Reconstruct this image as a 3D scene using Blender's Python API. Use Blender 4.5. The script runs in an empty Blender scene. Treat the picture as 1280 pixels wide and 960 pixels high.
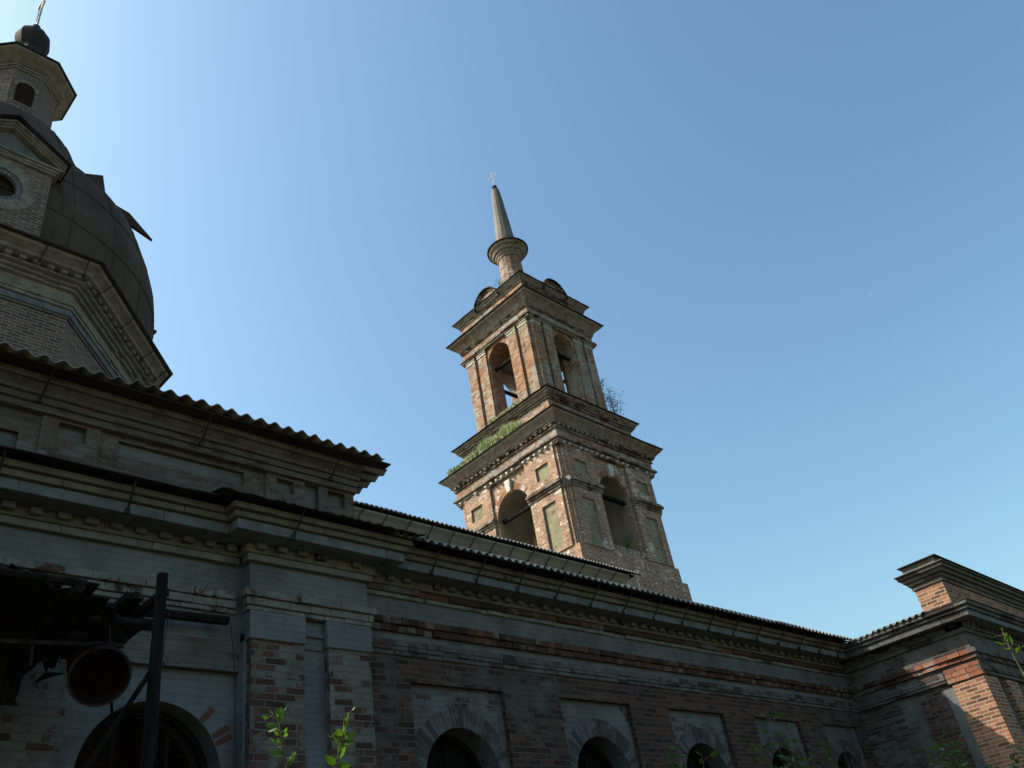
import bpy, bmesh, math, random
from mathutils import Vector, Matrix
rnd = random.Random(7)
SC = bpy.context.scene
COL = SC.collection

# ------------------------------------------------------------------ camera, sky, sun, exposure
cam = bpy.data.cameras.new("camera"); camo = bpy.data.objects.new("camera", cam); COL.objects.link(camo)
_rt = Vector((0.72067037, -0.67641032, -0.1519977)); _up = Vector((-0.2969949, -0.4993264, 0.81392086)); _fw = Vector((0.62644094, 0.5414261, 0.56074016))
camo.matrix_world = Matrix(((_rt.x, _up.x, -_fw.x, 0), (_rt.y, _up.y, -_fw.y, 0), (_rt.z, _up.z, -_fw.z, 1.6), (0, 0, 0, 1)))
cam.sensor_width = 36; cam.lens = 1078.1 / 1280 * 36; cam.clip_start = 0.05; cam.clip_end = 20000
SC.camera = camo
SUN = Vector((-0.75, 0.77, 1.0)).normalized()
W = bpy.data.worlds.new("World"); SC.world = W; W.use_nodes = True
nt = W.node_tree
bg = nt.nodes["Background"]
sky = nt.nodes.new("ShaderNodeTexSky"); sky.sky_type = 'NISHITA'; sky.sun_disc = False
sky.sun_elevation = math.asin(SUN.z); sky.sun_rotation = math.atan2(SUN.x, SUN.y)
sky.air_density = 1.5; sky.dust_density = 3.0; sky.ozone_density = 1.0
gm = nt.nodes.new("ShaderNodeGamma"); gm.inputs[1].default_value = 1.25
tn = nt.nodes.new("ShaderNodeMix"); tn.data_type = 'RGBA'; tn.blend_type = 'MULTIPLY'; tn.inputs[0].default_value = 1; tn.inputs[7].default_value = (.580, .695, .690, 1)
nt.links.new(sky.outputs[0], gm.inputs[0]); nt.links.new(gm.outputs[0], tn.inputs[6]); nt.links.new(tn.outputs[2], bg.inputs[0]); bg.inputs[1].default_value = 0.15
sl = bpy.data.lights.new("sun", 'SUN'); sl.energy = 4.9; sl.angle = math.radians(0.5); sl.color = (1.0, 0.92, 0.80)
so = bpy.data.objects.new("sun", sl); COL.objects.link(so); so.location = (0, 0, 50)
so.rotation_euler = (-SUN).to_track_quat('-Z', 'Y').to_euler()
SC.view_settings.view_transform = 'Standard'; SC.view_settings.look = 'None'
SC.view_settings.exposure = 0.53; SC.view_settings.gamma = 1; SC.view_settings.use_curve_mapping = False

# ------------------------------------------------------------------ materials
class NT:
    def __init__(s, name):
        s.m = bpy.data.materials.new(name); s.m.use_nodes = True
        s.t = s.m.node_tree; s.n = s.t.nodes; s.n.clear()
        s.out = s.n.new("ShaderNodeOutputMaterial")
    def put(s, sock, v):
        if v is None: return
        if isinstance(v, bpy.types.NodeSocket): s.t.links.new(v, sock)
        else:
            if hasattr(sock.default_value, '__len__') and not hasattr(v, '__len__'): v = (v, v, v)
            if hasattr(sock.default_value, '__len__') and len(sock.default_value) == 4 and len(v) == 3: v = (*v, 1)
            sock.default_value = v
    def math(s, op, a, b=None, c=None, clamp=False):
        n = s.n.new("ShaderNodeMath"); n.operation = op; n.use_clamp = clamp
        s.put(n.inputs[0], a); s.put(n.inputs[1], b); s.put(n.inputs[2], c); return n.outputs[0]
    def vmath(s, op, a, b=None):
        n = s.n.new("ShaderNodeVectorMath"); n.operation = op
        s.put(n.inputs[0], a); s.put(n.inputs[1], b)
        return n.outputs['Value'] if op in ('DOT_PRODUCT', 'LENGTH') else n.outputs[0]
    def mix(s, f, a, b, blend='MIX'):
        n = s.n.new("ShaderNodeMix"); n.data_type = 'RGBA'; n.blend_type = blend
        s.put(n.inputs[0], f); s.put(n.inputs[6], a); s.put(n.inputs[7], b); return n.outputs[2]
    def fmix(s, f, a, b):
        n = s.n.new("ShaderNodeMix"); n.data_type = 'FLOAT'
        s.put(n.inputs[0], f); s.put(n.inputs[2], a); s.put(n.inputs[3], b); return n.outputs[0]
    def noise(s, vec, scale, detail=4, rough=.55):
        n = s.n.new("ShaderNodeTexNoise"); s.put(n.inputs['Vector'], vec)
        n.inputs['Scale'].default_value = scale; n.inputs['Detail'].default_value = detail; n.inputs['Roughness'].default_value = rough
        return n.outputs['Fac']
    def ramp(s, f, stops):
        n = s.n.new("ShaderNodeValToRGB"); s.put(n.inputs[0], f); e = n.color_ramp.elements
        while len(e) < len(stops): e.new(0.5)
        for i, (p, c) in enumerate(stops): e[i].position = p; e[i].color = (*c, 1)
        return n.outputs[0]
    def smooth(s, x, lo, hi):
        n = s.n.new("ShaderNodeMapRange"); n.interpolation_type = 'SMOOTHSTEP'
        s.put(n.inputs[0], x); n.inputs[1].default_value = lo; n.inputs[2].default_value = hi; return n.outputs[0]
    def comb(s, x, y, z):
        n = s.n.new("ShaderNodeCombineXYZ"); s.put(n.inputs[0], x); s.put(n.inputs[1], y); s.put(n.inputs[2], z); return n.outputs[0]
    def sep(s, v):
        n = s.n.new("ShaderNodeSeparateXYZ"); s.put(n.inputs[0], v); return n.outputs
    def geo(s):
        if not hasattr(s, '_g'): s._g = s.n.new("ShaderNodeNewGeometry")
        return s._g.outputs
    def wall_uv(s):
        g = s.geo(); N = s.sep(g['True Normal']); P = s.sep(g['Position'])
        t = s.comb(s.math('MULTIPLY', N[1], -1), N[0], 0)
        u = s.vmath('DOT_PRODUCT', g['Position'], t)
        flat = s.math('GREATER_THAN', s.math('ABSOLUTE', N[2]), .75)
        return s.comb(s.fmix(flat, u, P[0]), s.fmix(flat, P[2], P[1]), 0)
    def bsdf(s, col, rough=.9, height=None, strength=.5, dist=.01, metal=0, spec=.25):
        b = s.n.new("ShaderNodeBsdfPrincipled"); s.put(b.inputs['Base Color'], col); s.put(b.inputs['Roughness'], rough)
        s.put(b.inputs['Metallic'], metal); s.put(b.inputs['Specular IOR Level'], spec)
        if height is not None:
            n = s.n.new("ShaderNodeBump"); s.put(n.inputs['Height'], height); n.inputs['Strength'].default_value = strength; n.inputs['Distance'].default_value = dist
            s.t.links.new(n.outputs[0], b.inputs['Normal'])
        s.t.links.new(b.outputs[0], s.out.inputs[0]); return s.m

def brick_mat(name, bricks, mortar, paint, cover, seed=0., rowh=.0715, bw=.232, patch=.9, perbrick=.28, fine=.35, stain=.35, msize=.007, pj=.25, redmix=None, mw=1.0):
    s = NT(name); uv = s.wall_uv(); P = s.vmath('ADD', s.geo()['Position'], (seed * 7.3, seed * 3.1, seed * 5.7))
    wob = s.noise(P, 3.0, 2)
    uvw = s.vmath('ADD', uv, s.comb(s.math('MULTIPLY', s.math('SUBTRACT', wob, .5), .012), s.math('MULTIPLY', s.math('SUBTRACT', wob, .5), .010), 0))
    b = s.n.new("ShaderNodeTexBrick"); s.put(b.inputs['Vector'], uvw)
    b.inputs['Color1'].default_value = (0, 0, 0, 1); b.inputs['Color2'].default_value = (1, 1, 1, 1); b.inputs['Mortar'].default_value = (.5, .5, .5, 1)
    b.inputs['Scale'].default_value = 1; b.inputs['Mortar Size'].default_value = msize; b.inputs['Mortar Smooth'].default_value = .35
    b.inputs['Brick Width'].default_value = bw; b.inputs['Row Height'].default_value = rowh
    r = b.outputs['Color']; f = b.outputs['Fac']
    rv = s.sep(r)[0]
    n1 = s.noise(P, .55, 5, .6); n2 = s.noise(P, 5, 5, .65); n3 = s.noise(P, 38, 4, .65); n4 = s.noise(P, 1.7, 5, .6)
    base = s.ramp(s.math('ADD', rv, s.math('MULTIPLY', s.math('SUBTRACT', n2, .5), .5)), bricks)
    base = s.mix(.55, base, s.ramp(n3, [(.25, (.45, .45, .45)), (.7, (1.15, 1.12, 1.1))]), 'MULTIPLY')
    mcol = s.mix(n3, tuple(c * .55 for c in mortar), mortar)
    c = s.mix(s.math('MULTIPLY', f, mw), base, mcol)
    k = s.math('MULTIPLY_ADD', s.math('SUBTRACT', n1, .5), 2 * patch, cover)
    k = s.math('MULTIPLY_ADD', s.math('SUBTRACT', rv, .5), perbrick, k)
    k = s.math('MULTIPLY_ADD', s.math('SUBTRACT', n2, .5), 2 * fine, k)
    k = s.math('MULTIPLY_ADD', s.math('SUBTRACT', n3, .5), .5, k)
    m = s.smooth(k, .36, .66)
    pc = s.mix(s.smooth(n4, .3, .7), tuple(x * .72 for x in paint), tuple(min(1, x * 1.15) for x in paint))
    pc = s.mix(s.math('MULTIPLY', f, pj), pc, tuple(x * .5 for x in paint))
    c = s.mix(m, c, pc)
    # soot and rain streaks with their own outline
    Q = s.vmath('MULTIPLY', P, (2.2, 2.2, .35)); st = s.smooth(s.noise(Q, 1.6, 5, .65), .48, .75)
    c = s.mix(s.math('MULTIPLY', st, stain), c, (.03, .029, .028))
    h = s.math('SUBTRACT', s.math('ADD', s.math('MULTIPLY', n3, .35), s.math('MULTIPLY', m, .12)), s.math('MULTIPLY', f, s.math('SUBTRACT', 1.0, s.math('MULTIPLY', m, .6))))
    h = s.math('MULTIPLY_ADD', rv, .25, h)
    return s.bsdf(c, .93, h, .9, .012, spec=.12)

def course_mat(name, cols, paint, cover, seed=0., stain=.35):
    """for courses modelled brick by brick: every brick its own tint, peeling limewash over them"""
    s = NT(name); P = s.vmath('ADD', s.geo()['Position'], (seed * 3.7, seed * 9.1, seed)); ri = s.geo()['Random Per Island']
    n1 = s.noise(P, .8, 4); n2 = s.noise(P, 6, 5, .65); n3 = s.noise(P, 42, 4, .65)
    base = s.mix(.55, s.ramp(ri, cols), s.ramp(n3, [(.25, (.45, .45, .45)), (.7, (1.15, 1.12, 1.1))]), 'MULTIPLY')
    k = s.math('MULTIPLY_ADD', s.math('SUBTRACT', n1, .5), 1.2, cover)
    k = s.math('MULTIPLY_ADD', s.math('SUBTRACT', ri, .5), .45, k)
    k = s.math('MULTIPLY_ADD', s.math('SUBTRACT', n2, .5), .9, k)
    k = s.math('MULTIPLY_ADD', s.math('SUBTRACT', n3, .5), .45, k)
    m = s.smooth(k, .42, .58)
    pc = s.mix(s.smooth(n2, .3, .7), tuple(x * .7 for x in paint), tuple(min(1, x * 1.15) for x in paint))
    c = s.mix(m, base, pc)
    Q = s.vmath('MULTIPLY', P, (2.2, 2.2, .5)); st = s.smooth(s.noise(Q, 1.9, 5, .65), .48, .75)
    c = s.mix(s.math('MULTIPLY', st, stain), c, (.03, .029, .027))
    return s.bsdf(c, .93, s.math('ADD', n3, s.math('MULTIPLY', m, .3)), .7, .008, spec=.12)

def plain_mat(name, c0, c1, rough=.9, scale=3., bump=.4, metal=0, spots=None, stretch=(1, 1, 1), seed=0., spec=.2):
    s = NT(name); P = s.vmath('MULTIPLY', s.vmath('ADD', s.geo()['Position'], (seed, seed * 2, seed * 3)), stretch)
    n1 = s.noise(P, scale, 5, .6); n3 = s.noise(P, scale * 14, 4, .6)
    c = s.mix(s.smooth(n1, .3, .7), c0, c1); c = s.mix(.4, c, s.ramp(n3, [(.25, (.5, .5, .5)), (.75, (1.2, 1.2, 1.2))]), 'MULTIPLY')
    if spots: c = s.mix(s.smooth(s.noise(P, scale * 2.3, 5, .7), spots[1], spots[1] + .12), c, spots[0])
    return s.bsdf(c, rough, s.math('ADD', n3, n1), bump, .008, metal, spec=spec)

RED = [(.0, (.05, .028, .023)), (.35, (.095, .046, .035)), (.7, (.135, .060, .042)), (1., (.20, .085, .05))]
DARK = [(.0, (.04, .03, .027)), (.4, (.065, .045, .038)), (.75, (.095, .058, .045)), (1., (.14, .072, .05))]
TOWR = [(.0, (.17, .09, .058)), (.35, (.28, .135, .075)), (.7, (.36, .175, .095)), (1., (.41, .235, .14))]
DRUM = [(.0, (.075, .055, .046)), (.5, (.13, .085, .065)), (1., (.19, .115, .085))]
BLUE = (.138, .142, .150)
WHT = (.168, .157, .142)
YEL = (.140, .126, .096)
GREY = (.13, .122, .112)
M = {}
NAVB = [(.0, (.032, .021, .018)), (.35, (.056, .032, .026)), (.7, (.078, .040, .030)), (1., (.115, .054, .037))]
M['nave'] = brick_mat('nave_brick', NAVB, (.135, .118, .10), (.082, .075, .07), .30, 1, patch=1.0, fine=.9, perbrick=.2)
M['panel'] = brick_mat('panel_brick', DARK, (.2, .19, .18), (.122, .122, .126), .72, 2, patch=.6, fine=.7)
M['pier'] = brick_mat('pier_brick', RED, (.20, .19, .17), (.135, .122, .110), .50, 3, perbrick=.6, patch=.6, fine=1.1)
M['whitewall'] = brick_mat('whitewashed_brick', RED, (.2, .19, .17), (.125, .118, .110), .76, 15, perbrick=.5, patch=.5, fine=.8, stain=.5)
M['blue'] = brick_mat('blue_limewash', RED, (.2, .2, .19), BLUE, .98, 4, patch=.25, perbrick=.2, fine=.45, stain=.35, pj=.08)
M['bluegrey'] = brick_mat('faded_blue_limewash', DARK, (.2, .19, .18), (.125, .125, .128), .82, 5, patch=.5, perbrick=.3, stain=.45, pj=.12)
M['attic'] = brick_mat('attic_brick', DRUM, (.2, .18, .16), (.135, .122, .105), .55, 6, patch=.5, stain=.5, fine=.7)
M['atticblue'] = brick_mat('attic_blue', DRUM, (.2, .18, .16), (.145, .145, .142), .95, 7, patch=.3, perbrick=.2, pj=.1)
M['drum'] = brick_mat('drum_brick', DRUM, (.30, .27, .24), (.25, .23, .21), .16, 8, patch=.5, stain=.2, msize=.011)
M['drumplaster'] = brick_mat('drum_plaster', DRUM, (.2, .19, .17), (.215, .19, .155), .78, 9, patch=.5, fine=.5, stain=.35)
M['tower'] = brick_mat('tower_brick', TOWR, (.50, .42, .34), (.70, .64, .56),   .21, 10, patch=.6, perbrick=.25, fine=1.1, stain=.5, msize=.014, rowh=.074)
M['towerblue'] = brick_mat('tower_panel_limewash', TOWR, (.3, .27, .22), (.25, .235, .155), .72, 11, patch=.4, perbrick=.3, fine=.9, stain=.35)
M['towerpil'] = brick_mat('tower_pilaster_brick', TOWR, (.3, .27, .22), (.29, .265, .22), .47, 12, patch=1.0, fine=.8, stain=.5)
M['wing'] = brick_mat('wing_brick', [(.0, (.10, .045, .03)), (.35, (.24, .105, .06)), (.7, (.32, .14, .08)), (1., (.38, .18, .10))], (.46, .38, .29), (.22, .2, .18), .12, 13, patch=.8, perbrick=.2, stain=.2, msize=.010, rowh=.066, bw=.22)
M['wingwall'] = brick_mat('wing_grey_brick', DARK, (.2, .19, .18), (.125, .118, .108), .58, 14, patch=.9, stain=.5, rowh=.066, bw=.22)
M['c_red'] = course_mat('red_course', [(.0, (.035, .022, .019)), (.5, (.07, .036, .027)), (1., (.13, .058, .037))], (.12, .11, .10), .30, 1, .5)
M['c_white'] = course_mat('white_course', RED, WHT, .74, 2)
M['c_grey'] = course_mat('grey_course', DARK, (.10, .096, .092), .55, 3)
M['c_blue'] = course_mat('blue_fascia', DARK, BLUE, .98, 4)
M['c_dent'] = course_mat('dentil_limewash', DARK, (.125, .122, .12), .80, 14, .45)
M['c_yel'] = course_mat('yellow_course', DARK, YEL, .82, 5)
M['c_att'] = course_mat('attic_course', DRUM, (.13, .117, .098), .66, 6)
M['c_drum'] = course_mat('drum_course', DRUM, (.205, .185, .152), .90, 7, .4)
M['c_tow'] = course_mat('tower_course', [(.0, (.07, .045, .035)), (.6, (.15, .085, .055)), (1., (.26, .13, .075))], (.225, .192, .152), .58, 8, .5)
M['c_towred'] = course_mat('tower_red_course', TOWR, (.42, .38, .32), .30, 9, .2)
M['rededge'] = course_mat('bare_red_brick', RED, (.14, .13, .12), .12, 16, .4)
M['c_cap'] = course_mat('white_cap', TOWR, (.52, .49, .43), .80, 10, .2)
M['c_wing'] = course_mat('wing_course', [(.0, (.14, .065, .042)), (.5, (.25, .105, .062)), (1., (.34, .15, .085))], (.2, .18, .16), .26, 12, .25)
M['c_arch'] = course_mat('arch_ring_brick', [(.0, (.055, .048, .045)), (1., (.085, .07, .064))], (.105, .102, .104), .52, 11)
M['metal'] = plain_mat('dark_sheet_metal', (.022, .018, .016), (.045, .036, .03), .85, 1.5, .3, 0)
M['iron'] = plain_mat('black_iron', (.015, .014, .014), (.04, .03, .026), .75, 9, .3)
M['rust'] = plain_mat('rusty_metal', (.016, .010, .009), (.040, .018, .013), .95, 7, .5, spec=.05)
M['dome'] = plain_mat('rusty_dome_sheet', (.055, .041, .033), (.085, .065, .051), .9, .7, .35, 0, ((.042, .031, .025), .60), (1, 1, .35), spec=.06)
M['slate'] = plain_mat('corrugated_sheet', (.15, .145, .14), (.30, .285, .265), .9, 1.2, .4, 0, ((.06, .057, .052), .60))
M['spire'] = plain_mat('spire_sheet', (.075, .066, .055), (.14, .122, .10), .8, 1.8, .3, .0, ((.09, .07, .05), .60), (1, 1, .4), spec=.5)
M['char'] = plain_mat('charred_wood', (.008, .0075, .007), (.022, .019, .017), 1, 5, .7, 0, None, (4, 4, .5), spec=.03)
M['wood'] = plain_mat('weathered_board', (.07, .06, .05), (.14, .12, .10), .9, 4, .6, 0, None, (.4, 3, 3))
M['plaster'] = plain_mat('ochre_plaster', (.20, .175, .11), (.32, .28, .18), .95, 2.2, .4, 0, ((.12, .10, .07), .62))
M['cove'] = plain_mat('cove_plaster', (.25, .225, .19), (.33, .30, .25), .95, 1.4, .4, 0, ((.13, .11, .09), .60))
M['vault'] = plain_mat('vault_plaster', (.17, .15, .115), (.26, .225, .17), .95, 2.0, .3)
M['dark'] = plain_mat('painted_interior_shade', (.006, .006, .006), (.010, .010, .009), 1, 2, .2)  # near black, stands in for the shade inside the buildings
M['ground'] = plain_mat('weedy_ground', (.062, .062, .034), (.12, .105, .062), .95, 1.2, .8)
M['gilt'] = plain_mat('pale_metal_cross', (.30, .27, .22), (.42, .39, .33), .6, 9, .2, .3)
M['bark'] = plain_mat('bark', (.07, .05, .035), (.13, .10, .07), .9, 12, .5)
_m = NT('moon_glow'); _e = _m.n.new("ShaderNodeEmission"); _e.inputs[0].default_value = (.42, .56, .70, 1); _e.inputs[1].default_value = .62; _m.t.links.new(_e.outputs[0], _m.out.inputs[0]); M['moon'] = _m.m  # emission stands in for sunlight on the moon

def leaf_mat(name, a, b, tr=.45):
    s = NT(name); ri = s.geo()['Random Per Island']; n = s.noise(s.geo()['Position'], 30, 3)
    c = s.mix(ri, a, b); c = s.mix(.35, c, s.ramp(n, [(.3, (.7, .7, .7)), (.7, (1.2, 1.2, 1.1))]), 'MULTIPLY')
    d = s.n.new("ShaderNodeBsdfPrincipled"); s.put(d.inputs['Base Color'], c); d.inputs['Roughness'].default_value = .42; d.inputs['Specular IOR Level'].default_value = .35
    t = s.n.new("ShaderNodeBsdfTranslucent"); s.put(t.inputs[0], s.mix(1, c, (1.35, 1.5, .5), 'MULTIPLY'))
    x = s.n.new("ShaderNodeMixShader"); x.inputs[0].default_value = tr
    s.t.links.new(d.outputs[0], x.inputs[1]); s.t.links.new(t.outputs[0], x.inputs[2]); s.t.links.new(x.outputs[0], s.out.inputs[0]); return s.m
M['leaf'] = leaf_mat('fresh_leaf', (.055, .12, .014), (.09, .16, .02), .5)
M['leafdim'] = leaf_mat('weed_leaf', (.035, .075, .02), (.06, .10, .025), .35)
M['leafdark'] = leaf_mat('bush_leaf', (.045, .075, .03), (.075, .115, .04), .4)
M['grass'] = leaf_mat('grass_blade', (.09, .15, .03), (.22, .23, .07), .45)

# ------------------------------------------------------------------ mesh helpers
class MB:
    def __init__(s): s.v = []; s.f = []; s.smooth = False
    def add(s, vs, fs):
        o = len(s.v); s.v += [tuple(v) for v in vs]; s.f += [tuple(i + o for i in f) for f in fs]
    def quad(s, *p): s.add(p, [tuple(range(len(p)))])
    def box(s, x0, x1, y0, y1, z0, z1, T=None):
        vs = [(x, y, z) for z in (z0, z1) for y in (y0, y1) for x in (x0, x1)]
        if T: vs = [T(*v) for v in vs]
        s.add(vs, [(0, 2, 3, 1), (4, 5, 7, 6), (0, 1, 5, 4), (2, 6, 7, 3), (0, 4, 6, 2), (1, 3, 7, 5)])
    def loft(s, rings, close=True, cap0=True, cap1=True):
        o = len(s.v); n = len(rings[0])
        for r in rings: s.v += [tuple(p) for p in r]
        for k in range(len(rings) - 1):
            for i in range(n if close else n - 1):
                j = (i + 1) % n; a = o + k * n
                s.f.append((a + i, a + j, a + n + j, a + n + i))
        if cap0 and close: s.f.append(tuple(o + i for i in range(n))[::-1])
        if cap1 and close: s.f.append(tuple(o + (len(rings) - 1) * n + i for i in range(n)))
    def tube(s, pts, r, n=6, taper=None):
        rings = []
        pts = [Vector(p) for p in pts]
        for i, p in enumerate(pts):
            d = (pts[min(i + 1, len(pts) - 1)] - pts[max(i - 1, 0)]).normalized()
            a = d.orthogonal().normalized() if abs(d.z) > .99 else d.cross(Vector((0, 0, 1))).normalized()
            b = d.cross(a); rr = r if taper is None else r + (taper - r) * i / max(1, len(pts) - 1)
            rings.append([p + (a * math.cos(t) + b * math.sin(t)) * rr for t in [2 * math.pi * k / n for k in range(n)]])
        s.loft(rings)
    def lathe(s, cx, cy, prof, n=32, ph=0.):
        s.loft([[(cx + r * math.cos(2 * math.pi * k / n + ph), cy + r * math.sin(2 * math.pi * k / n + ph), z) for k in range(n)] for r, z in prof])
    def build(s, name, mat, parent=None, smooth=False, bevel=0):
        me = bpy.data.meshes.new(name); me.from_pydata(s.v, [], s.f)
        bm = bmesh.new(); bm.from_mesh(me); bmesh.ops.recalc_face_normals(bm, faces=bm.faces); bm.to_mesh(me); bm.free()
        if smooth:
            for p in me.polygons: p.use_smooth = True
        me.materials.append(M[mat] if isinstance(mat, str) else mat)
        o = bpy.data.objects.new(name, me); COL.objects.link(o)
        if parent: o.parent = parent; o.matrix_parent_inverse = parent.matrix_world.inverted()
        if bevel:
            b = o.modifiers.new("bevel", 'BEVEL'); b.width = bevel; b.segments = 1
        return o

def thing(name, label, cat, loc=(0, 0, 0), group=None, kind=None):
    o = bpy.data.objects.new(name, None); COL.objects.link(o); o.location = loc; o.empty_display_size = .3
    o.matrix_world = Matrix.Translation(loc); tag(o, label, cat, group, kind); return o
def tag(o, label=None, cat=None, group=None, kind=None):
    if label: o['label'] = label
    if cat: o['category'] = cat
    if group: o['group'] = group
    if kind: o['kind'] = kind
    return o

def frame(ox, oy, nx, ny):
    """local (u, w, z): w outward along n, u to the right as seen from outside"""
    tx, ty = -ny, nx
    return lambda u, w, z: (ox + u * tx + w * nx, oy + u * ty + w * ny, z)
# facing -Y: n=(0,-1) -> t=(1,0); facing -X: n=(-1,0) -> t=(0,-1)

def course(mb, T, u0, u1, z0, z1, w, depth=.14, L=.262, jit=.008, miss=0., wob=0., chip=.07):
    """one course of bricks, each its own block"""
    mb.box(u0 + .004, u1 - .004, w - depth * .9, w - min(.03, depth * .4), z0 + .004, z1 - .004, T)
    u = u0
    ph = rnd.random() * 7
    first = True
    while u < u1 - .02:
        l = L * (1 + rnd.uniform(-.04, .04))
        if first: l *= rnd.uniform(.4, 1.); first = False
        e = min(u + l, u1)
        if u1 - e < .06: e = u1
        if rnd.random() >= miss:
            p = w + rnd.uniform(-jit, jit) + wob * math.sin(u * .9 + ph)
            dz = .0025
            if rnd.random() < chip: p -= rnd.uniform(.008, min(.03, depth * .3))
            mb.box(u + rnd.uniform(.0005, .0025), e - rnd.uniform(.0005, .0025), w - depth, p, z0 + rnd.uniform(.0005, dz), z1 - rnd.uniform(.0005, dz), T)
        u = e

def panel_layer(mb, T, u0, u1, z0, z1, w, th, holes):
    """a skin of thickness th with rectangular holes (a,b,za,zb) that do not share columns unless stacked"""
    cuts = sorted({u0, u1, *[h[0] for h in holes], *[h[1] for h in holes]})
    for a, b in zip(cuts, cuts[1:]):
        hs = sorted([(h[2], h[3]) for h in holes if h[0] <= a + 1e-6 and h[1] >= b - 1e-6])
        z = z0
        for lo, hi in hs:
            if lo > z + 1e-4: mb.box(a, b, w - th, w, z, lo, T)
            z = hi
        if z < z1 - 1e-4: mb.box(a, b, w - th, w, z, z1, T)

def arch_wall(mb, T, u0, u1, z0, z1, w, depth, ops, n=20):
    """wall with round-headed openings (centre, half width, spring z, sill z): front, back and reveals"""
    def face(ww):
        u = u0
        for c, h, sp, si in ops:
            if c - h > u + 1e-5: mb.quad(T(u, ww, z0), T(c - h, ww, z0), T(c - h, ww, z1), T(u, ww, z1))
            if si > z0 + 1e-5: mb.quad(T(c - h, ww, z0), T(c + h, ww, z0), T(c + h, ww, si), T(c - h, ww, si))
            for i in range(n):
                a, b = math.pi * (1 - i / n), math.pi * (1 - (i + 1) / n)
                ua, za, ub, zb = c + h * math.cos(a), sp + h * math.sin(a), c + h * math.cos(b), sp + h * math.sin(b)
                mb.quad(T(ua, ww, za), T(ub, ww, zb), T(ub, ww, z1), T(ua, ww, z1))
            u = c + h
        if u1 > u + 1e-5: mb.quad(T(u, ww, z0), T(u1, ww, z0), T(u1, ww, z1), T(u, ww, z1))
    face(w); face(w - depth)
    for c, h, sp, si in ops:
        pts = [(c - h, si)] + [(c + h * math.cos(math.pi * (1 - i / n)), sp + h * math.sin(math.pi * (1 - i / n))) for i in range(n + 1)] + [(c + h, si)]
        for p, q in zip(pts, pts[1:] + pts[:1]):
            if si <= z0 + 1e-5 and p[1] <= z0 + 1e-5 and q[1] <= z0 + 1e-5: continue
            mb.quad(T(p[0], w, p[1]), T(p[0], w - depth, p[1]), T(q[0], w - depth, q[1]), T(q[0], w, q[1]))

def arch_ring(mb, T, c, sp, r0, r1, w, th, n, jit=.005, a0=0., a1=math.pi, skip=0.):
    for i in range(n):
        if rnd.random() < skip: continue
        a, b = a0 + (a1 - a0) * (i + .04) / n, a0 + (a1 - a0) * (i + .96) / n
        p = w + rnd.uniform(-jit, jit); q = w - th; rr1 = r1 * (1 + rnd.uniform(-.015, .015))
        P = [(r0, a), (r0, b), (rr1, b), (rr1, a)]
        vs = [T(c + r * math.cos(t), ww, sp + r * math.sin(t)) for ww in (p, q) for r, t in P]
        mb.add(vs, [(0, 1, 2, 3), (7, 6, 5, 4), (0, 4, 5, 1), (1, 5, 6, 2), (2, 6, 7, 3), (3, 7, 4, 0)])

def arch_frame(mb, T, c, h, sp, si, w, th=.06, d=.07, n=20):
    """a thin timber frame standing inside an arch"""
    out = [(c - h, si)] + [(c + h * math.cos(math.pi * (1 - i / n)), sp + h * math.sin(math.pi * (1 - i / n))) for i in range(n + 1)] + [(c + h, si)]
    k = h - th
    inn = [(c - k, si)] + [(c + k * math.cos(math.pi * (1 - i / n)), sp + k * math.sin(math.pi * (1 - i / n))) for i in range(n + 1)] + [(c + k, si)]
    for i in range(len(out) - 1):
        vs = [T(p[0], ww, p[1]) for ww in (w, w - d) for p in (out[i], out[i + 1], inn[i + 1], inn[i])]
        mb.add(vs, [(0, 1, 2, 3), (7, 6, 5, 4), (0, 4, 5, 1), (2, 6, 7, 3)])

def corrugated(mb, x0, x1, pitch, amp, low, high, th=.012, sheet=1.13, jit=.012, seg=8, rows=5, swap=False, lowjit=.03):
    """sheet waves across x, runs from low=(y,z) to high=(y,z); overlapping sheets sit a little unevenly. swap: waves across y"""
    n = int((x1 - x0) / pitch * seg) + 1
    top = []
    sh = {}
    for i in range(n + 1):
        x = x0 + (x1 - x0) * i / n; k = int((x - x0) / sheet)
        if k not in sh: sh[k] = (rnd.uniform(-jit, jit), rnd.uniform(-lowjit, lowjit))
        dz, dl = sh[k]
        a = amp * math.cos(2 * math.pi * (x - x0) / pitch)
        col = []
        for j in range(rows + 1):
            t = j / rows; y = low[0] + (high[0] - low[0]) * t; z = low[1] + (high[1] - low[1]) * t
            if j == 0:
                y += dl; z += dl * (high[1] - low[1]) / (high[0] - low[0])
            col.append((x, y, z + a + dz * (1 - t)))
        top.append(col)
    o = len(mb.v); m = rows + 1
    for off in (0, -th):
        for col in top:
            for x, y, z in col: mb.v.append((y, x, z + off) if swap else (x, y, z + off))
    N = (n + 1) * m
    for i in range(n):
        for j in range(rows):
            a = o + i * m + j; mb.f.append((a, a + m, a + m + 1, a + 1)); mb.f.append((a + N, a + N + 1, a + N + m + 1, a + N + m))
        a = o + i * m; mb.f.append((a, a + N, a + N + m, a + m))

def bracket(T, u, wt, zt, wb, zb, parent, lean=.0):
    mb = MB(); j = rnd.uniform(-.03, .03)
    mb.tube([T(u + j + lean, wt, zt), T(u + j * .5, (wt + wb) / 2, (zt + zb) / 2 - .01), T(u, wb, zb), T(u, wb - .05, zb - .02)], .011, 6)
    mb.box(u - .022, u + .022, wb - .02, wb + .008, zb - .045, zb + .01, T)
    return mb.build('gutter_bracket', 'iron', parent)

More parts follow.
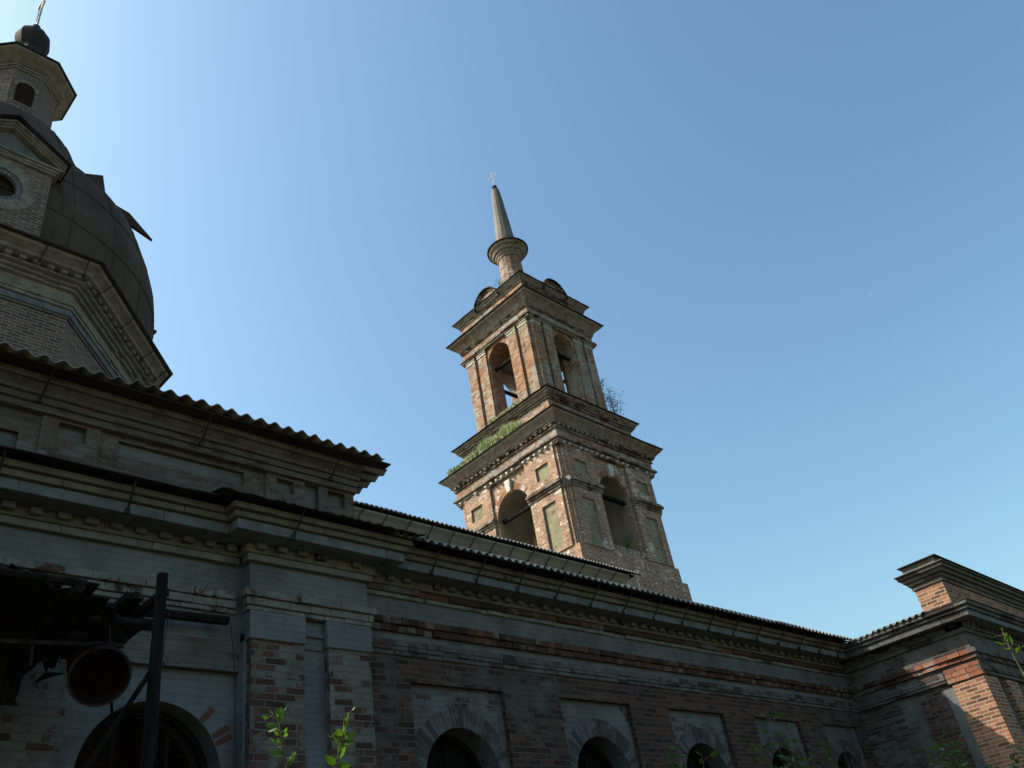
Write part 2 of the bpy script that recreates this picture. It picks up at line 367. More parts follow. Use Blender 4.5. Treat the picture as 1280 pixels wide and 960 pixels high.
# ------------------------------------------------------------------ ground
g = MB(); n = 40
for i in range(n):
    for j in range(n):
        pass
S = 900.
xs = [-S, -300, -100, -50] + [-30 + 3 * i for i in range(28)] + [70, 100, 300, S]
pts = {}
for i, x in enumerate(xs):
    for j, y in enumerate(xs):
        pts[i, j] = len(g.v); g.v.append((x, y, rnd.uniform(-.06, .06) - .05 if abs(x) < 60 and abs(y) < 60 else -.05))
for i in range(len(xs) - 1):
    for j in range(len(xs) - 1): g.f.append((pts[i, j], pts[i + 1, j], pts[i + 1, j + 1], pts[i, j + 1]))
tag(g.build('ground', 'ground', smooth=True), 'dark weedy churchyard ground around the ruined church', kind='structure')

# ------------------------------------------------------------------ cornice shared by the three low buildings
def low_cornice(root, T, u0, u1, e0, e1, mats, z=0., dent=True, skipA=0., pscale=1., LL=.5):
    """bands above the frieze. e0/e1: how far each end runs on per metre of projection (+1 outer corner, -1 inner corner, 0 butt)"""
    def span(p): return u0 - e0 * p, u1 + e1 * p
    def c(mb, z0, z1, p, **k):
        p *= pscale; a, b = span(p); course(mb, T, a, b, z0 + z, z1 + z, p, depth=p + .06, **k)
    a = MB(); c(a, 5.655, 5.735, .06, miss=skipA, jit=.008, L=LL); a.build('lower_cornice_course', mats['A'], root, bevel=.006)
    a = MB(); q = .085 * pscale; x0, x1 = span(q); a.box(x0, x1, -.3, q, 5.733 + z, 5.84 + z, T); u = x0 + .1
    while u < x1 - .1:
        if rnd.random() > .05: a.box(u, u + .12 + rnd.uniform(-.012, .012), q - .05, (.145 + rnd.uniform(-.015, .015)) * pscale, 5.772 + z + rnd.uniform(-.008, .008), 5.837 + z + rnd.uniform(-.003, 0), T)
        u += .245
    o = a.build('dentil_course', mats['B'], root, bevel=.008); o.data.materials.append(M[mats['D']])
    for i in range(6): o.data.polygons[i].material_index = 1
    a = MB(); c(a, 5.84, 5.955, .34, L=1.3, jit=.004); a.build('fascia', mats['C'], root, bevel=.006)
    a = MB(); c(a, 5.957, 6.027, .385, jit=.005, L=LL * 1.3, chip=.04); a.build('corona_course', mats['D'], root, bevel=.006)
    a = MB(); c(a, 6.029, 6.10, .43, jit=.006, L=LL * 1.3, chip=.05); a.build('crown_course', mats['D'], root, bevel=.006)

def band(root, name, mat, T, u0, u1, e0, e1, rows, miss=0., L=.255):
    mb = MB()
    for z0, z1, p, *r in rows: course(mb, T, u0 - e0 * p, u1 + e1 * p, z0, z1, p, depth=p + .05, jit=r[0] if r else .007, miss=miss, L=L)
    return mb.build(name, mat, root, bevel=.005)

MAIN = dict(A='c_white', B='c_dent', C='c_blue', D='c_yel')
NAVE = dict(A='c_red', B='c_dent', C='c_blue', D='c_yel')

# ================================================================== MAIN CHURCH (left block, attic, octagon, dome)
mc = thing('main_church', 'tall main church block with octagonal drum, rusty dark dome and lantern', 'church', (0, 12, 0))
TL = frame(0, 8.02, 0, -1); TP = frame(0, 7.85, 0, -1); TX0 = frame(0, 8.0, 0, -1)
X1 = 5.83
# walls
mb = MB()
panel_layer(mb, TL, -9, 4.33, 0, 4.83, 0, .08, [(2.71, 4.33, 0, 4.53)])
mb.box(2.71, 4.33, -.10, -.0801, 4.5295, 4.8, TL)
mb.build('wall', 'whitewall', mc)
mb = MB(); mb.box(-9, 4.33, -.6, 0, 4.832, 5.12, TL); mb.box(-9, 4.33, -.6, -.002, 5.12, 5.34, TL); mb.build('blue_band', 'blue', mc)
mb = MB(); arch_wall(mb, TL, 2.5, 4.4, 0, 4.6, -.085, .55, [(3.54, .67, 3.55, 1.0)], 28); mb.build('window_panel', 'blue', mc)
# ochre plastered stretch at the far left, behind the canopy
mb = MB(); mb.box(-9, 1.95, .002, .06, 0, 4.4, TL); mb.build('plastered_wall', 'plaster', mc)
wf = MB(); arch_frame(wf, TL, 3.54, .665, 3.55, 1.0, -.30, .06, .08); w = wf.build('window', 'char', mc)
b = MB(); b.tube([TL(3.2, -.34, 1.0), TL(3.28, -.34, 4.1)], .025, 4); b.tube([TL(3.78, -.34, 1.0), TL(3.78, -.34, 4.1)], .025, 4); b.build('mullion', 'char', w)
# a few bare bricks in the arch over the window
for t0 in (.42, .52, .74, .80, 1.32): a = MB(); arch_ring(a, TL, 3.54, 3.55, .68, rnd.uniform(.80, .87), -.082, .03, 1, a0=t0, a1=t0 + .085); a.build('bare_arch_brick', 'rededge', mc)
# corner pier: two pilasters with a blue strip between
mb = MB()
for a_, b_ in ((4.36, 4.975), (5.28, X1)): mb.box(a_, b_, -.08, 0, 0, 4.82, TP)
mb.build('pilaster', 'pier', mc)
mb = MB(); mb.box(4.33, X1 - .02, -.9, -.081, 0, 4.9, TP); mb.build('pier_strip', 'blue', mc)
mb = MB()
for a_, b_ in ((4.33, 4.99), (5.255, X1 + .02)): mb.box(a_, b_, -.3, .03, 4.82, 5.115, TP)
mb.box(4.99, 5.255, -.3, -.06, 4.80, 5.115, TP); mb.box(4.985, 5.26, -.3, -.03, 4.93, 4.98, TP)
mb.build('pilaster_cap', 'blue', mc, bevel=.008)
# bands
ROWS = [(5.115, 5.165, .03), (5.167, 5.25, .05), (5.252, 5.335, .08, .010)]
band(mc, 'string_course', 'c_white', TP, 4.33, X1, 1, 1, ROWS)
band(mc, 'string_course', 'c_white', TL, -9, 4.30, 0, -1, ROWS)
mb = MB(); mb.box(4.33, X1, -.9, 0, 5.12, 6.06, TP); mb.box(-9, 4.33, -.6, 0, 5.34, 6.06, TL); mb.build('frieze', 'blue', mc)
low_cornice(mc, TP, 4.33, X1, 1, 1, MAIN, LL=.9)
low_cornice(mc, TL, -9, 4.33, 0, -1, MAIN, LL=.9)
# sheet-metal pent roof over the cornice up to the attic
mb = MB(); n = 60
def pent(u0, u1, T, back):
    r0, r1 = [], []
    for i in range(n + 1):
        u = u0 + (u1 - u0) * i / n; e = .58 + rnd.uniform(-.02, .02); dz = rnd.uniform(-.004, .004)
        r0.append((T(u, e, 6.112 + dz), T(u, e, 6.124 + dz))); r1.append((T(u, back, 6.34), T(u, back, 6.36)))
    for i in range(n):
        mb.quad(r0[i][0], r0[i + 1][0], r1[i + 1][0], r1[i][0]); mb.quad(r0[i][1], r0[i + 1][1], r1[i + 1][1], r1[i][1]); mb.quad(r0[i][0], r0[i + 1][0], r0[i + 1][1], r0[i][1])
pent(-9, 3.75, TL, -.3); pent(3.7, 6.32, TP, -.3)
mb.build('pent_roof', 'metal', mc)
for u in (.4, 1.75, 2.92): bracket(TL, u, .54, 6.10, .35, 5.87, mc)
bracket(TP, 4.65, .54, 6.10, .35, 5.87, mc)
# attic
mb = MB()
panel_layer(mb, TX0, 4.60, X1, 6.2, 6.93, 0, .06, [(4.74, 4.97, 6.70, 6.87), (5.12, 5.32, 6.2, 6.925), (5.45, 5.70, 6.67, 6.88)])
panel_layer(mb, TX0, 2.12, 2.69, 6.2, 6.93, 0, .06, [(2.28, 2.55, 6.68, 6.873)])
panel_layer(mb, TX0, 2.69, 4.60, 6.2, 6.93, -.03, .05, [(2.885, 4.335, 6.67, 6.845)])
panel_layer(mb, TX0, .2, 2.12, 6.2, 6.93, -.03, .05, [(.5, 1.94, 6.45, 6.66)])
panel_layer(mb, TX0, -9, .2, 6.2, 6.93, -.02, .05, [])
mb.box(X1 - .08, X1, -18, -.061, 6.0, 7.2, TX0)
mb.box(-9, X1 - .1, -.5, -.08, 6.93, 7.2, TX0)
mb.build('attic_wall', 'attic', mc)
mb = MB(); mb.box(-9, X1 - .01, -.5, -.081, 6.0, 6.94, TX0); mb.build('attic_panel', 'atticblue', mc)
def moulding(name, mat, root, prof_, path, step=.3, jit=.004):
    """a worn moulding swept along a straight run: path(u, p) gives the plan point"""
    mb = MB(); rings = []
    u0, u1 = path[1], path[2]; k = max(2, int((u1 - u0) / step))
    for i in range(k + 1):
        u = u0 + (u1 - u0) * i / k; e = rnd.uniform(-jit, jit); f = rnd.uniform(-jit, jit)
        rings.append([path[0](u, p + (e if p > 0 else 0), z + (f if 0 < j < len(prof_) - 2 else 0)) for j, (p, z) in enumerate(prof_)])
    mb.loft(rings); return mb.build(name, mat, root)
ATT = [(-.2, 6.90), (.0, 6.90), (.05, 6.905), (.05, 6.975), (.085, 6.98), (.085, 7.045), (.125, 7.05), (.14, 7.09), (.19, 7.135), (.23, 7.142), (.23, 7.21), (-.2, 7.21)]
moulding('attic_cornice', 'attic', mc, ATT, (TX0, -9, X1 + .02))
TE = frame(X1, 8.0, 1, 0); moulding('side_attic_cornice', 'attic', mc, [(p * .3, z) for p, z in ATT], (TE, .003, 14))
mb = MB(); corrugated(mb, -6, 6.0, .18, .028, (7.52, 7.262), (13.5, 8.3), lowjit=.012, sheet=1.1, rows=3)
mb.build('attic_roof', 'slate', mc)
mb = MB(); mb.box(-6, 5.96, 7.60, 8.0, 7.212, 7.228); mb.box(5.6, 6.14, 7.58, 18, 7.2135, 7.2265); mb.build('eave_board', 'metal', mc)
mb = MB(); corrugated(mb, 7.72, 20, .18, .020, (6.18, 7.205), (5.6, 7.235), lowjit=.006, jit=.003, sheet=1.1, rows=3, swap=True); mb.build('attic_roof', 'slate', mc)
for u in (.3, 2.03, 3.72, 5.42): bracket(TX0, u, .40, 7.215, .13, 6.99, mc)
# body behind (solid, keeps the interior dark)
mb = MB(); mb.box(-9, X1 - .1, -18, -17.5, 0, 7.2, TX0); mb.box(-9.3, -9, -18, 0, 0, 7.2, TX0); mb.box(X1 - .5, X1 - .02, -18, -.9, 0, 6.2, TX0)
mb.box(-9, X1 - .6, -2.4, -2.2, 0, 7.0, TX0)
mb.build('back_wall', 'attic', mc)
# octagonal drum
OX, OY = 2.2, 18.09
def octa(a, z, cx=OX, cy=OY):
    R_ = a / math.cos(math.pi / 8); return [(cx + R_ * math.cos(math.pi / 8 + k * math.pi / 4), cy + R_ * math.sin(math.pi / 8 + k * math.pi / 4), z) for k in range(8)]
def oct_frames(a, cx=OX, cy=OY):
    return [frame(cx + a * math.cos(k * math.pi / 4), cy + a * math.sin(k * math.pi / 4), math.cos(k * math.pi / 4), math.sin(k * math.pi / 4)) for k in range(8)]
def oct_course(mb, a, z0, z1, cx=OX, cy=OY, d=.3, L=.262, jit=.006, miss=0.):
    s = a * .4142
    for T in oct_frames(a, cx, cy): course(mb, T, -s, s - .002, z0, z1, 0, depth=d, L=L, jit=jit, miss=miss)
mb = MB(); mb.loft([octa(3.95, 7), octa(3.95, 13.24)], cap0=False, cap1=False); mb.build('drum_wall', 'drum', mc)
mb = MB(); mb.loft([octa(3.98, 13.2), octa(3.98, 14.28)], cap0=False); mb.build('drum_frieze', 'drumplaster', mc)
mb = MB(); oct_course(mb, 4.02, 13.24, 13.37, L=.6); mb.build('drum_blue_band', 'c_blue', mc)
mb = MB()
for a, z0, z1 in ((4.05, 13.39, 13.46), (4.08, 13.462, 13.52), (4.06, 13.83, 13.90), (4.13, 13.902, 13.97), (4.22, 13.972, 14.02)): oct_course(mb, a, z0, z1, jit=.005)
mb.loft([octa(4.2, 14.10), octa(4.36, 14.102), octa(4.38, 14.16), octa(4.46, 14.20), octa(4.54, 14.225), octa(4.57, 14.28), octa(4.2, 14.281)])
for T in oct_frames(4.22):
    s = 4.22 * .4142; oct_n = int(2 * s / .24)
    for i in range(oct_n): mb.box(-s + (i + .25) * 2 * s / oct_n, -s + (i + .75) * 2 * s / oct_n, -.2, .07, 14.022, 14.098, T)
mb.build('drum_cornice', 'c_drum', mc, bevel=.006)
mb = MB(); mb.loft([octa(4.64, 14.283), octa(4.66, 14.30), octa(4.35, 14.46), octa(4.2, 14.46)]); mb.build('drum_eave_sheet', 'metal', mc)
for T in oct_frames(4.57):
    for u in (-1.3, -.2, .9, 1.7): bracket(T, u, .05, 14.28, -.22, 14.06, mc)
# dome
DX, DY = 2.5, 18.09
prof = [(4.18, 14.4), (4.22, 14.9), (4.24, 15.7), (4.13, 16.5), (3.74, 17.7), (2.90, 18.8), (2.25, 19.9), (2.02, 20.45), (1.82, 20.85), (1.45, 21.15), (.95, 21.3)]
def interp(prof, m=4):
    out = []
    for i in range(len(prof) - 1):
        p0 = prof[max(i - 1, 0)]; p1 = prof[i]; p2 = prof[i + 1]; p3 = prof[min(i + 2, len(prof) - 1)]
        for k in range(m):
            t = k / m
            out.append(tuple(.5 * (2 * p1[d] + (p2[d] - p0[d]) * t + (2 * p0[d] - 5 * p1[d] + 4 * p2[d] - p3[d]) * t * t + (3 * p1[d] - p0[d] - 3 * p2[d] + p3[d]) * t ** 3) for d in (0, 1)))
    return out + [prof[-1]]
mb = MB(); mb.lathe(DX, DY, [(r * (1 + rnd.uniform(-.003, .003)), z) for r, z in interp(prof)], 64); dome = mb.build('dome', 'dome', mc, smooth=True)
# seams of the sheets, raised edges
mb = MB()
for k in range(24):
    t = 2 * math.pi * k / 24
    mb.tube([(DX + (r + .004) * math.cos(t), DY + (r + .004) * math.sin(t), z) for r, z in interp(prof, 3)], .012, 4)
for z in (15.6, 16.8, 17.9, 18.9, 19.8):
    pf = interp(prof, 8); q = next(r0 + (r1 - r0) * (z - z0) / (z1 - z0) for (r0, z0), (r1, z1) in zip(pf, pf[1:]) if z0 <= z <= z1)
    mb.tube([(DX + q * math.cos(2 * math.pi * k / 72), DY + q * math.sin(2 * math.pi * k / 72), z) for k in range(73)], .012, 4)
mb.build('seam', 'dome', dome)
def sheet(poly, d, name='loose_sheet'):
    mb = MB(); d = Vector(d); mb.loft([[Vector(p) for p in poly], [Vector(p) + d for p in poly]]); return mb.build(name, 'dome', dome)
# lantern
LX, LY = 2.72, 18.09
mb = MB(); mb.loft([octa(.9, 20.9, LX, LY), octa(.86, 23.7, LX, LY)], cap0=False); lan = mb.build('lantern_wall', 'drum', mc)
nm = MB(); T = frame(LX, LY - .87, 0, -1)
pts = [(-.22, 21.9)] + [(.22 * math.cos(math.pi * (1 - i / 12)), 22.75 + .22 * math.sin(math.pi * (1 - i / 12))) for i in range(13)] + [(.22, 21.9)]
vs = [T(u, .012, z) for u, z in pts]; nm.quad(*vs); nm.build('niche', 'rust', lan)
nr = MB(); arch_ring(nr, T, 0, 22.75, .225, .31, .03, .06, 13); nr.build('niche_arch', 'c_drum', lan)
mb = MB()
for a, z0, z1 in ((.91, 23.40, 23.46), (.95, 23.462, 23.52)): oct_course(mb, a, z0, z1, LX, LY, .4, .6, .004)
mb.loft([octa(.90, 23.60, LX, LY), octa(.97, 23.64, LX, LY), octa(1.06, 23.72, LX, LY), octa(1.17, 23.79, LX, LY), octa(1.23, 23.83, LX, LY), octa(1.24, 23.898, LX, LY)])
mb.build('lantern_cornice', 'c_drum', mc, bevel=.004)
mb = MB(); mb.loft([octa(1.28, 23.9, LX, LY), octa(1.30, 23.925, LX, LY), octa(.85, 24.25, LX, LY), octa(.5, 24.85, LX, LY), octa(.34, 25.35, LX, LY), octa(.33, 25.5, LX, LY)]); mb.build('lantern_roof', 'metal', mc)
mb = MB(); mb.lathe(LX, LY, interp([(.3, 25.35), (.40, 25.55), (.47, 25.85), (.43, 26.12), (.30, 26.32), (.16, 26.42), (.06, 26.46)]), 10); mb.build('onion_bulb', 'metal', mc)
mb = MB(); mb.lathe(LX, LY, interp([(.03, 26.4), (.10, 26.5), (.13, 26.6), (.10, 26.7), (.03, 26.77)]), 12); mb.build('finial_ball', 'metal', mc, smooth=True)
mb = MB()
mb.tube([(LX, LY, 26.7), (LX, LY, 29.0)], .028, 6)
for z, l in ((28.3, .55), (28.7, .28)): mb.tube([(LX, LY - l, z), (LX, LY + l, z)], .022, 5)
mb.tube([(LX, LY - .25, 27.75), (LX, LY + .25, 27.55)], .02, 5)
for k in range(14):
    z = 26.85 + k * .06; mb.tube([(LX, LY, z), (LX - .06 - .02 * (k % 2), LY - .06, z + .05), (LX, LY, z + .09)], .008, 4)
mb.build('cross', 'gilt', mc)
# dormer with round window
DW = frame(2.13, 13.66, 0, -1)
dm = MB(); rx, z0, z1, oz, orad = .86, 14.3, 16.22, 15.50, .40
N = 40
def rect_hit(t):
    c, s_ = math.cos(t), math.sin(t); k = min((rx / abs(c)) if abs(c) > 1e-6 else 1e9, ((z1 - oz) / s_) if s_ > 1e-6 else ((z0 - oz) / s_ if s_ < -1e-6 else 1e9)); return c * k, oz + s_ * k
angs = sorted([2 * math.pi * i / N for i in range(N)] + [math.atan2(z - oz, u) % (2 * math.pi) for u in (-rx, rx) for z in (z0, z1)])
for a, b in zip(angs, angs[1:] + [angs[0] + 2 * math.pi]):
    pa, pb = rect_hit(a), rect_hit(b); ca, cb = (orad * math.cos(a), oz + orad * math.sin(a)), (orad * math.cos(b), oz + orad * math.sin(b))
    dm.quad(DW(ca[0], 0, ca[1]), DW(pa[0], 0, pa[1]), DW(pb[0], 0, pb[1]), DW(cb[0], 0, cb[1]))
    dm.quad(DW(ca[0], 0, ca[1]), DW(cb[0], 0, cb[1]), DW(cb[0], -.5, cb[1]), DW(ca[0], -.5, ca[1]))
for sg in (-1, 1): dm.quad(DW(sg * rx, 0, z0), DW(sg * rx, -3, z0), DW(sg * rx, -3, z1), DW(sg * rx, 0, z1))
dor = dm.build('dormer', 'drum', mc)
t = MB(); arch_ring(t, DW, 0, oz, orad + .01, orad + .25, .012, .05, 40, a1=2 * math.pi); t.build('oculus_arch', 'c_drum', dor)
t = MB(); arch_ring(t, DW, 0, oz, orad - .09, orad, -.02, .10, 24, a1=2 * math.pi, jit=.001); oc = t.build('oculus_frame', 'c_blue', dor)
t = MB(); t.tube([DW(-.34, -.1, oz), DW(.34, -.1, oz)], .02, 4); t.tube([DW(0, -.1, oz - .34), DW(0, -.1, oz + .34)], .02, 4); t.build('glazing_bar', 'char', oc)
t = MB(); t.box(-.5, .5, -.62, -.6, oz - .5, oz + .5, DW); t.build('shade_panel', 'dark', dor)  # near-black panel, shade behind the oculus put into its colour
t = MB(); t.add([DW(-.9, -.06, 16.38), DW(.9, -.06, 16.38), DW(0, -.06, 17.05), DW(-.9, -3, 16.38), DW(.9, -3, 16.38), DW(0, -3, 17.05)], [(0, 1, 2), (0, 3, 4, 1), (1, 4, 5, 2), (0, 2, 5, 3)]); t.build('tympanum', 'atticblue', dor)
t = MB()
for z0_, z1_, p in ((16.22, 16.27, .05), (16.272, 16.33, .08), (16.332, 16.39, .12)): course(t, DW, -.87 - p, .87 + p, z0_, z1_, p, depth=p + .25)
for sg in (-1, 1):
    for (o, p, th) in ((0, .06, .05), (.052, .10, .05), (.104, .15, .05)):
        a0 = Vector((sg * 1.06, 16.40 + o)); a1 = Vector((0, 17.06 + o)); d = (a1 - a0); nn = 5
        for i in range(nn):
            s0, s1 = a0 + d * (i + .01) / nn, a0 + d * (i + .99) / nn
            vs = [DW(q.x, ww, q.y + h) for ww in (p, -.2) for q, h in ((s0, 0), (s1, 0), (s1, th), (s0, th))]
            t.add(vs, [(0, 1, 2, 3), (7, 6, 5, 4), (0, 4, 5, 1), (1, 5, 6, 2), (2, 6, 7, 3), (3, 7, 4, 0)])
t.build('pediment_cornice', 'c_drum', dor)
t = MB()
for sg in (-1, 1):
    vs = [DW(sg * 1.11, .25, 16.50), DW(0, .25, 17.26), DW(0, -3, 17.26), DW(sg * 1.11, -3, 16.50)]; t.quad(*vs); t.quad(*[(x, y, z + .02) for x, y, z in vs]); t.quad(vs[0], vs[1], (vs[1][0], vs[1][1], vs[1][2] + .02), (vs[0][0], vs[0][1], vs[0][2] + .02))
t.build('dormer_roof', 'metal', dor)

# ================================================================== REFECTORY
rf = thing('refectory', 'long low brick refectory with five arched windows and wavy sheet roof', 'church wing', (11.8, 12, 0))
XW = 17.86
WIN = [7.25, 9.78, 12.2, 14.62, 16.9]
TN = TX0
pan = [(c - .76, c + .74, 0, 4.6) for c in WIN[:4]] + [(WIN[4] - .68, WIN[4] + .70, 0, 4.6)]
mb = MB(); panel_layer(mb, TN, X1 + .002, XW + .15, 0, 4.89, 0, .07, pan); mb.build('wall', 'nave', rf)
mb = MB(); arch_wall(mb, TN, X1, XW + .2, 0, 4.9, -.075, .5, [(c, .585, 3.55, 1.2) for c in WIN], 24); mb.build('window_panel_wall', 'panel', rf)
for c in WIN:
    a = MB(); arch_frame(a, TN, c, .58, 3.55, 1.2, -.36, .05, .07, 24); w = a.build('window', 'char', rf)
    t = MB(); arch_ring(t, TN, c, 3.55, .59, .82, -.068, .05, 34, jit=.004); t.build('arch_ring', 'c_arch', w)
    t = MB(); t.tube([TN(c, -.4, 1.2), TN(c, -.4, 4.12)], .022, 4); t.tube([TN(c - .56, -.4, 3.5), TN(c + .56, -.4, 3.5)], .02, 4); t.build('glazing_bar', 'char', w)
    t = MB(); t.box(c - .62, c + .62, -.50, -.49, 1.1, 4.2, TN); t.build('shade_panel', 'dark', w)  # near-black panel painted as the shade inside the window
band(rf, 'lower_string_course', 'c_grey', TN, X1 + .02, XW, 0, -1, [(4.892, 4.945, .02), (4.947, 5.0, .035), (5.002, 5.08, .028)])
band(rf, 'string_course', 'c_red', TN, X1 + .02, XW, 0, -1, [(5.167, 5.25, .045, .009), (5.252, 5.335, .075, .012)], miss=.01, L=.135)
mb = MB(); mb.box(X1 + .002, XW + .3, -.5, 0, 4.9, 6.06, TN); mb.build('frieze', 'bluegrey', rf)
mb = MB(); course(mb, TN, X1 + .02, XW, 5.60, 5.653, .03, depth=.06); mb.build('frieze_ledge', 'c_white', rf)
low_cornice(rf, TN, X1 + .005, XW, -.0, -1, NAVE, skipA=.04)
mb = MB(); mb.box(X1 + .3, XW - .5, -.1, .56, 6.102, 6.118, TN); mb.build('eave_board', 'char', rf)
mb = MB(); corrugated(mb, 5.95, XW - .45, .1335, .023, (7.36, 6.125), (14.4, 9.25), sheet=1.07, rows=6, lowjit=.02, jit=.01); mb.build('aisle_roof', 'slate', rf)
x = 5.95
while x < 17.2: bracket(TN, x, .58, 6.105, .35, 5.87, rf, lean=.02); x += .745
# closed interior
mb = MB(); mb.box(X1, 22, -6.5, -6.3, 0, 8.9, TN); mb.build('inner_wall', 'dark', rf)  # near-black colour stands in for the unlit aisle
# upper storey with plaster cove under the eave
YU = 14.35
TU = frame(0, YU, 0, -1); XE = 19.75
mb = MB(); mb.box(X1, XE - .35, -.5, 0, 7.0, 10.0, TU); mb.box(X1, XE - .35, -8.3, -7.8, 0, 10.3, TU); mb.build('upper_wall', 'attic', rf)
cove = [(0.0, 9.75), (0.03, 9.80), (.03, 9.90), (.08, 9.98), (.14, 10.07), (.22, 10.17), (.32, 10.28), (.44, 10.38), (.55, 10.435), (.55, 10.47), (-.2, 10.47), (-.2, 9.75)]
mb = MB(); rings = []
for x, k in [(X1, 1), (X1 + 6, 1), (XE - .45, 1), (XE - .30, .97), (XE - .18, .86), (XE - .10, .68), (XE - .05, .40), (XE - .03, .15)]:
    rings.append([TU(x, p * k if p > 0 else p, z) for p, z in cove])
mb.loft(rings); mb.build('cove_cornice', 'cove', rf)
mb = MB(); corrugated(mb, X1 + .1, XE + .10, .133, .023, (13.68, 10.53), (18.2, 12.6), sheet=1.07, rows=3, lowjit=.012, jit=.008); mb.build('upper_roof', 'slate', rf)
mb = MB(); corrugated(mb, X1 + .1, XE + .10, .133, .023, (22.6, 10.53), (18.2, 12.6), sheet=1.07, rows=3, lowjit=.012, jit=.008); mb.build('upper_roof', 'slate', rf)
mb = MB(); mb.box(X1, XE - .02, -8.2, .56, 10.472, 10.488, TU); mb.build('eave_board', 'char', rf)
x = 6.3
while x < 19.3: bracket(TU, x, .60, 10.46, .34, 10.27, rf, lean=.02); x += .66

# ================================================================== SIDE WING (right)
wg = thing('side_wing', 'projecting brick wing with attic parapet and a sunlit red corner pilaster', 'church wing', (20, 6.5, 0))
YF = 5.42
TW = frame(XW, 8.0, -1, 0)          # u = 8 - y
TF = frame(0, YF, 0, -1)            # front, u = x
UC = 8.0 - YF
mb = MB(); mb.box(0, UC - .62, -.4, -.06, 0, 4.89, TW); mb.build('wall', 'wingwall', wg)
mb = MB(); mb.box(UC - .61, UC - .004, -.4, 0, 0, 4.85, TW); mb.box(XW + .004, XW + .7, -.3, 0, 0, 4.849, TF); mb.build('pilaster', 'wing', wg)
mb = MB(); mb.box(1.25, UC - .78, -.058, -.03, 0, 4.72, TW); mb.build('wall_panel', 'nave', wg)
mb = MB(); mb.box(UC - .61 - .19, UC - .612, -.2, -.02, 0, 4.8, TW); mb.build('pilaster_edge', 'bluegrey', wg)
mb = MB(); mb.box(XW + .7, 27, -.3, -.08, 0, 4.9, TF); mb.build('front_wall', 'wingwall', wg)
mb = MB(); 
for k in range(3): mb.box(XW + 1.15 + 2.3 * k, XW + 1.15 + 2.3 * k + .6, -.2, -.0, 0, 4.849, TF)
mb.build('front_pilaster', 'wing', wg)
mb = MB(); mb.box(0, UC - .004, -.4, 0, 4.891, 6.06, TW); mb.box(XW + .002, 27, -.3, 0, 4.892, 6.05, TF); mb.build('frieze', 'wingwall', wg)
mb = MB(); course(mb, TW, UC - .66, UC + .03, 4.855, 4.94, .035); course(mb, TW, UC - .66, UC + .03, 4.942, 5.03, .035); course(mb, TW, UC - .66, UC + .03, 5.032, 5.115, .03)
course(mb, TW, UC - .95, UC - .74, 4.95, 5.05, .02); mb.build('pilaster_cap', 'c_wing', wg, bevel=.005)
band(wg, 'shaded_string_course', 'c_red', TW, 0.08, 1.45, -1, 0, [(5.167, 5.25, .05, .009), (5.252, 5.335, .09, .010)])  # darker brick colour paints the shadowed stretch of the ledge
band(wg, 'string_course', 'c_wing', TW, 1.45, UC, 0, 1, [(5.167, 5.25, .05, .009), (5.252, 5.335, .09, .010)])  # same ledge, brighter brick colour for its sunlit stretch
band(wg, 'lower_string_course', 'c_grey', TW, 0.08, UC - .68, -1, 0, [(4.892, 4.945, .02), (4.947, 5.0, .035), (5.002, 5.08, .028)])
band(wg, 'front_lower_course', 'c_grey', TF, XW, 27, 1, 0, [(4.95, 5.03, .03)])
band(wg, 'front_string_course', 'c_grey', TF, XW, 27, 1, 0, [(5.167, 5.25, .05, .009), (5.252, 5.335, .09, .010)])
low_cornice(wg, TW, 0, UC - .003, -1, 1, dict(A='c_grey', B='c_grey', C='c_grey', D='c_grey'), pscale=.95)
low_cornice(wg, TF, XW, 27, 1, 0, dict(A='c_grey', B='c_grey', C='c_blue', D='c_grey'), pscale=.95)
mb = MB(); corrugated(mb, 5.85, 12.5, .1335, .023, (17.44, 6.135), (21.5, 6.78), sheet=1.07, rows=4, lowjit=.05, jit=.03, swap=True); mb.build('roof', 'slate', wg)
mb = MB(); mb.box(-2, UC - .8, -.4, .40, 6.102, 6.118, TW); mb.build('eave_board', 'wood', wg)
mb = MB(); mb.add([TW(UC - .9, .42, 6.104), TW(UC + .42, .42, 6.104), TW(UC - .42, -.45, 6.30), TW(UC - .9, -.45, 6.30), TW(UC - .9, .42, 6.122), TW(UC + .42, .42, 6.122), TW(UC - .42, -.45, 6.32), TW(UC - .9, -.45, 6.32)], [(0, 1, 2, 3), (4, 7, 6, 5), (0, 4, 5, 1), (1, 5, 6, 2), (3, 2, 6, 7), (0, 3, 7, 4)])
vs = [TF(XW - .42, .42, 6.103), TF(27, .42, 6.103), TF(27, -.30, 6.30), TF(XW + .3, -.30, 6.30)]
mb.quad(*vs); mb.quad(*[(a, b, c + .02) for a, b, c in vs]); mb.quad(vs[0], vs[1], (vs[1][0], vs[1][1], vs[1][2] + .02), (vs[0][0], vs[0][1], vs[0][2] + .02))
mb.build('corner_sheet', 'metal', wg)
for u in (.5, 1.15, 1.75, 2.35): bracket(TW, u, .40, 6.10, .28, 5.87, wg)
for u in (18.3, 19.1, 19.9, 20.7, 21.5): bracket(TF, u, .40, 6.10, .28, 5.87, wg)
